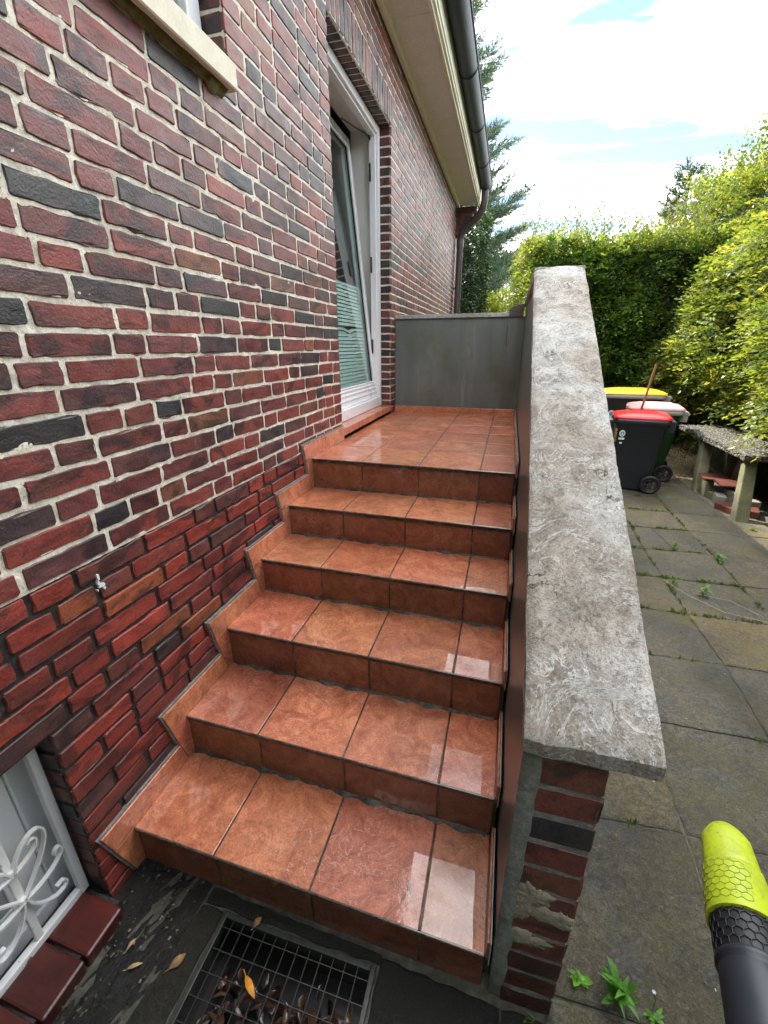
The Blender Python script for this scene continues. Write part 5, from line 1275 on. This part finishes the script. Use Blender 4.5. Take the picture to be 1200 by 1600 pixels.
# dry litter beyond the bench
V_, F_, C_ = blades([(x_, y_) for x_ in np.linspace(3.05, 3.9, 20) for y_ in np.linspace(5.1, 7.3, 30)], 2600, .01, .03, [(.34, .22, .10), (.22, .13, .06), (.42, .30, .16)], 6, .06)
o = quadmesh('dry_litter', V_, F_, M_PLEAF, None, C_); tag(o, 'brown dry leaf litter on the ground behind the bins and bench', 'leaf litter', kind='stuff')

# ------------------------------------------------------------------ yellow garden blower nozzle, lower right
fw = Vector(RM[2]); rt = Vector(RM[0]); dn = Vector(RM[1]); CPv = Vector(CP)
def ray(px, py, dist):   # real-world point on the tool, at its own distance
    d_ = rt*((px-600)/675.9)+dn*((py-800)/675.9)+fw; return CPv+d_*dist
tool = empty('garden_blower', (0, 0, 0), 'handheld blower tube with a neon yellow scooped nozzle and black honeycomb section, lower right', 'garden tool')
TIP = Vector((1.5105, .2337, .4478)); END = Vector((1.406, -.262, .695))
TIP = ray(1127, 1284, 1.0); MID = ray(1178, 1462, .80); END = ray(1206, 1640, .655)
ax = (END-TIP).normalized(); LT = (END-TIP).length; LM = (MID-TIP).length
viewn = (CPv-(TIP+END)/2).normalized(); upn = (viewn-ax*viewn.dot(ax)).normalized(); sdn = ax.cross(upn).normalized()
def tp(s_, a, ra, rb=None, off=0): rb = ra if rb is None else rb; return TIP+ax*s_+sdn*(ra*math.cos(a))+upn*(rb*math.sin(a)+off)
SG = 40
# outer contour: tip is a rounded, flattened scoop
mb = MB(); rows = []
NS = 64
for i in range(NS+1):
    u = i/NS; s_ = LM*1.02*u
    ra = .041*min(1, (u/.20+.0001))**.45+.017*u; rb = .014*min(1, (u/.12+.0001))**.5+.040*u
    if u > .55: pass
    gr_d = -.0035*math.exp(-((u-.50)/.016)**2)+(.0022 if u > .51 else 0)
    rows.append([tp(s_, 2*math.pi*k/SG, ra+gr_d, rb+gr_d) for k in range(SG)])
loft(mb, rows, caps=True)
noz = mb.build('nozzle', M_NOZ, tool, recalc=True)
def rad_at(s_):
    u = s_/(LM*1.02); return .041+.017*u+.0026, .014+.040*u+.0026
def hexgrid(mb, s0, s1, cell, rr_, lw, radf, a0=-.1, a1=math.pi+.1, rag=0):
    rs_ = random.Random(1); done = set()
    k = 0; s_ = s0
    while s_ < s1:
        ra, rb = radf(s_); na = int((a1-a0)*ra/(cell*1.5))
        j = 0
        a = a0+(.5 if k % 2 else 0)*cell*1.732/ra*.5*2*.5
        a = a0+(cell*.866/ra if k % 2 else 0)
        while a < a1:
            pts = []
            for q in range(7):
                t_ = math.pi/3*q+math.pi/6; ss = s_+cell*math.sin(t_); aa = a+cell*math.cos(t_)/ra
                ra2, rb2 = radf(ss); pts.append(tp(ss, aa, ra2+rr_, rb2+rr_))
            if s_+cell < s1: mb.tube(pts, lw, 4, cap=False)
            a += cell*1.732/ra
        s_ += cell*1.5; k += 1
mb = MB(); hexgrid(mb, LM*.60, LM*.99, .0098, .0, .00075, rad_at, a0=.25, a1=2.0); mb.build('hexagon_relief', M_NOZL, tool)
# black honeycomb sleeve
def rad_b(s_): return .0560, .0530
mb = MB(); rows = []
for i in range(7):
    s_ = LM*1.0+(LM*.30)*i/6; f = .055-(.0 if 0 < i < 6 else .001); rows.append([tp(s_, 2*math.pi*k/SG, f-.002, f-.005) for k in range(SG)])
loft(mb, rows); mb.build('sleeve', M_BLACK, tool)
mb = MB(); hexgrid(mb, LM*1.02, LM*1.32, .0098, -.0015, .0011, rad_b, a0=0, a1=math.pi); mb.build('honeycomb_mesh', M_TOOLG, tool)
mb = MB(); rows = []
s0 = LM*1.30
for (ds_, f) in ((0, .052), (.004, .0565), (.012, .0565), (.016, .052), (.020, .0535), (.05, .054), (.12, .055), (.45, .058)): rows.append([tp(s0+ds_, 2*math.pi*k/SG, f, f) for k in range(SG)])
loft(mb, rows); mb.build('housing', M_TOOLG, tool)
mb = MB(); q = tp(s0+.035, 1.9, .0463, .0463); q2 = tp(s0+.035, 1.9, .052, .052); mb.tube([q, q2], .004, 12); mb.build('button', M_GREYP, tool)
# paint splash on the wall
mb = MB(); rr = random.Random(8)
for (y_, z_, w, h) in ((.098, .952, .004, .011), (.103, .925, .010, .006), (.095, .935, .003, .008), (.108, .915, .004, .004), (.088, .918, .002, .003)):
    pts = [(y_+w*math.cos(a)*rr.uniform(.6, 1.3), z_+h*math.sin(a)*rr.uniform(.6, 1.3)) for a in [i*math.pi/5 for i in range(10)]]
    mb.prism(pts, 0, -.004, .0035)
mb.build('paint_splash', M_WHITE, house)
SC.render.engine = 'CYCLES'
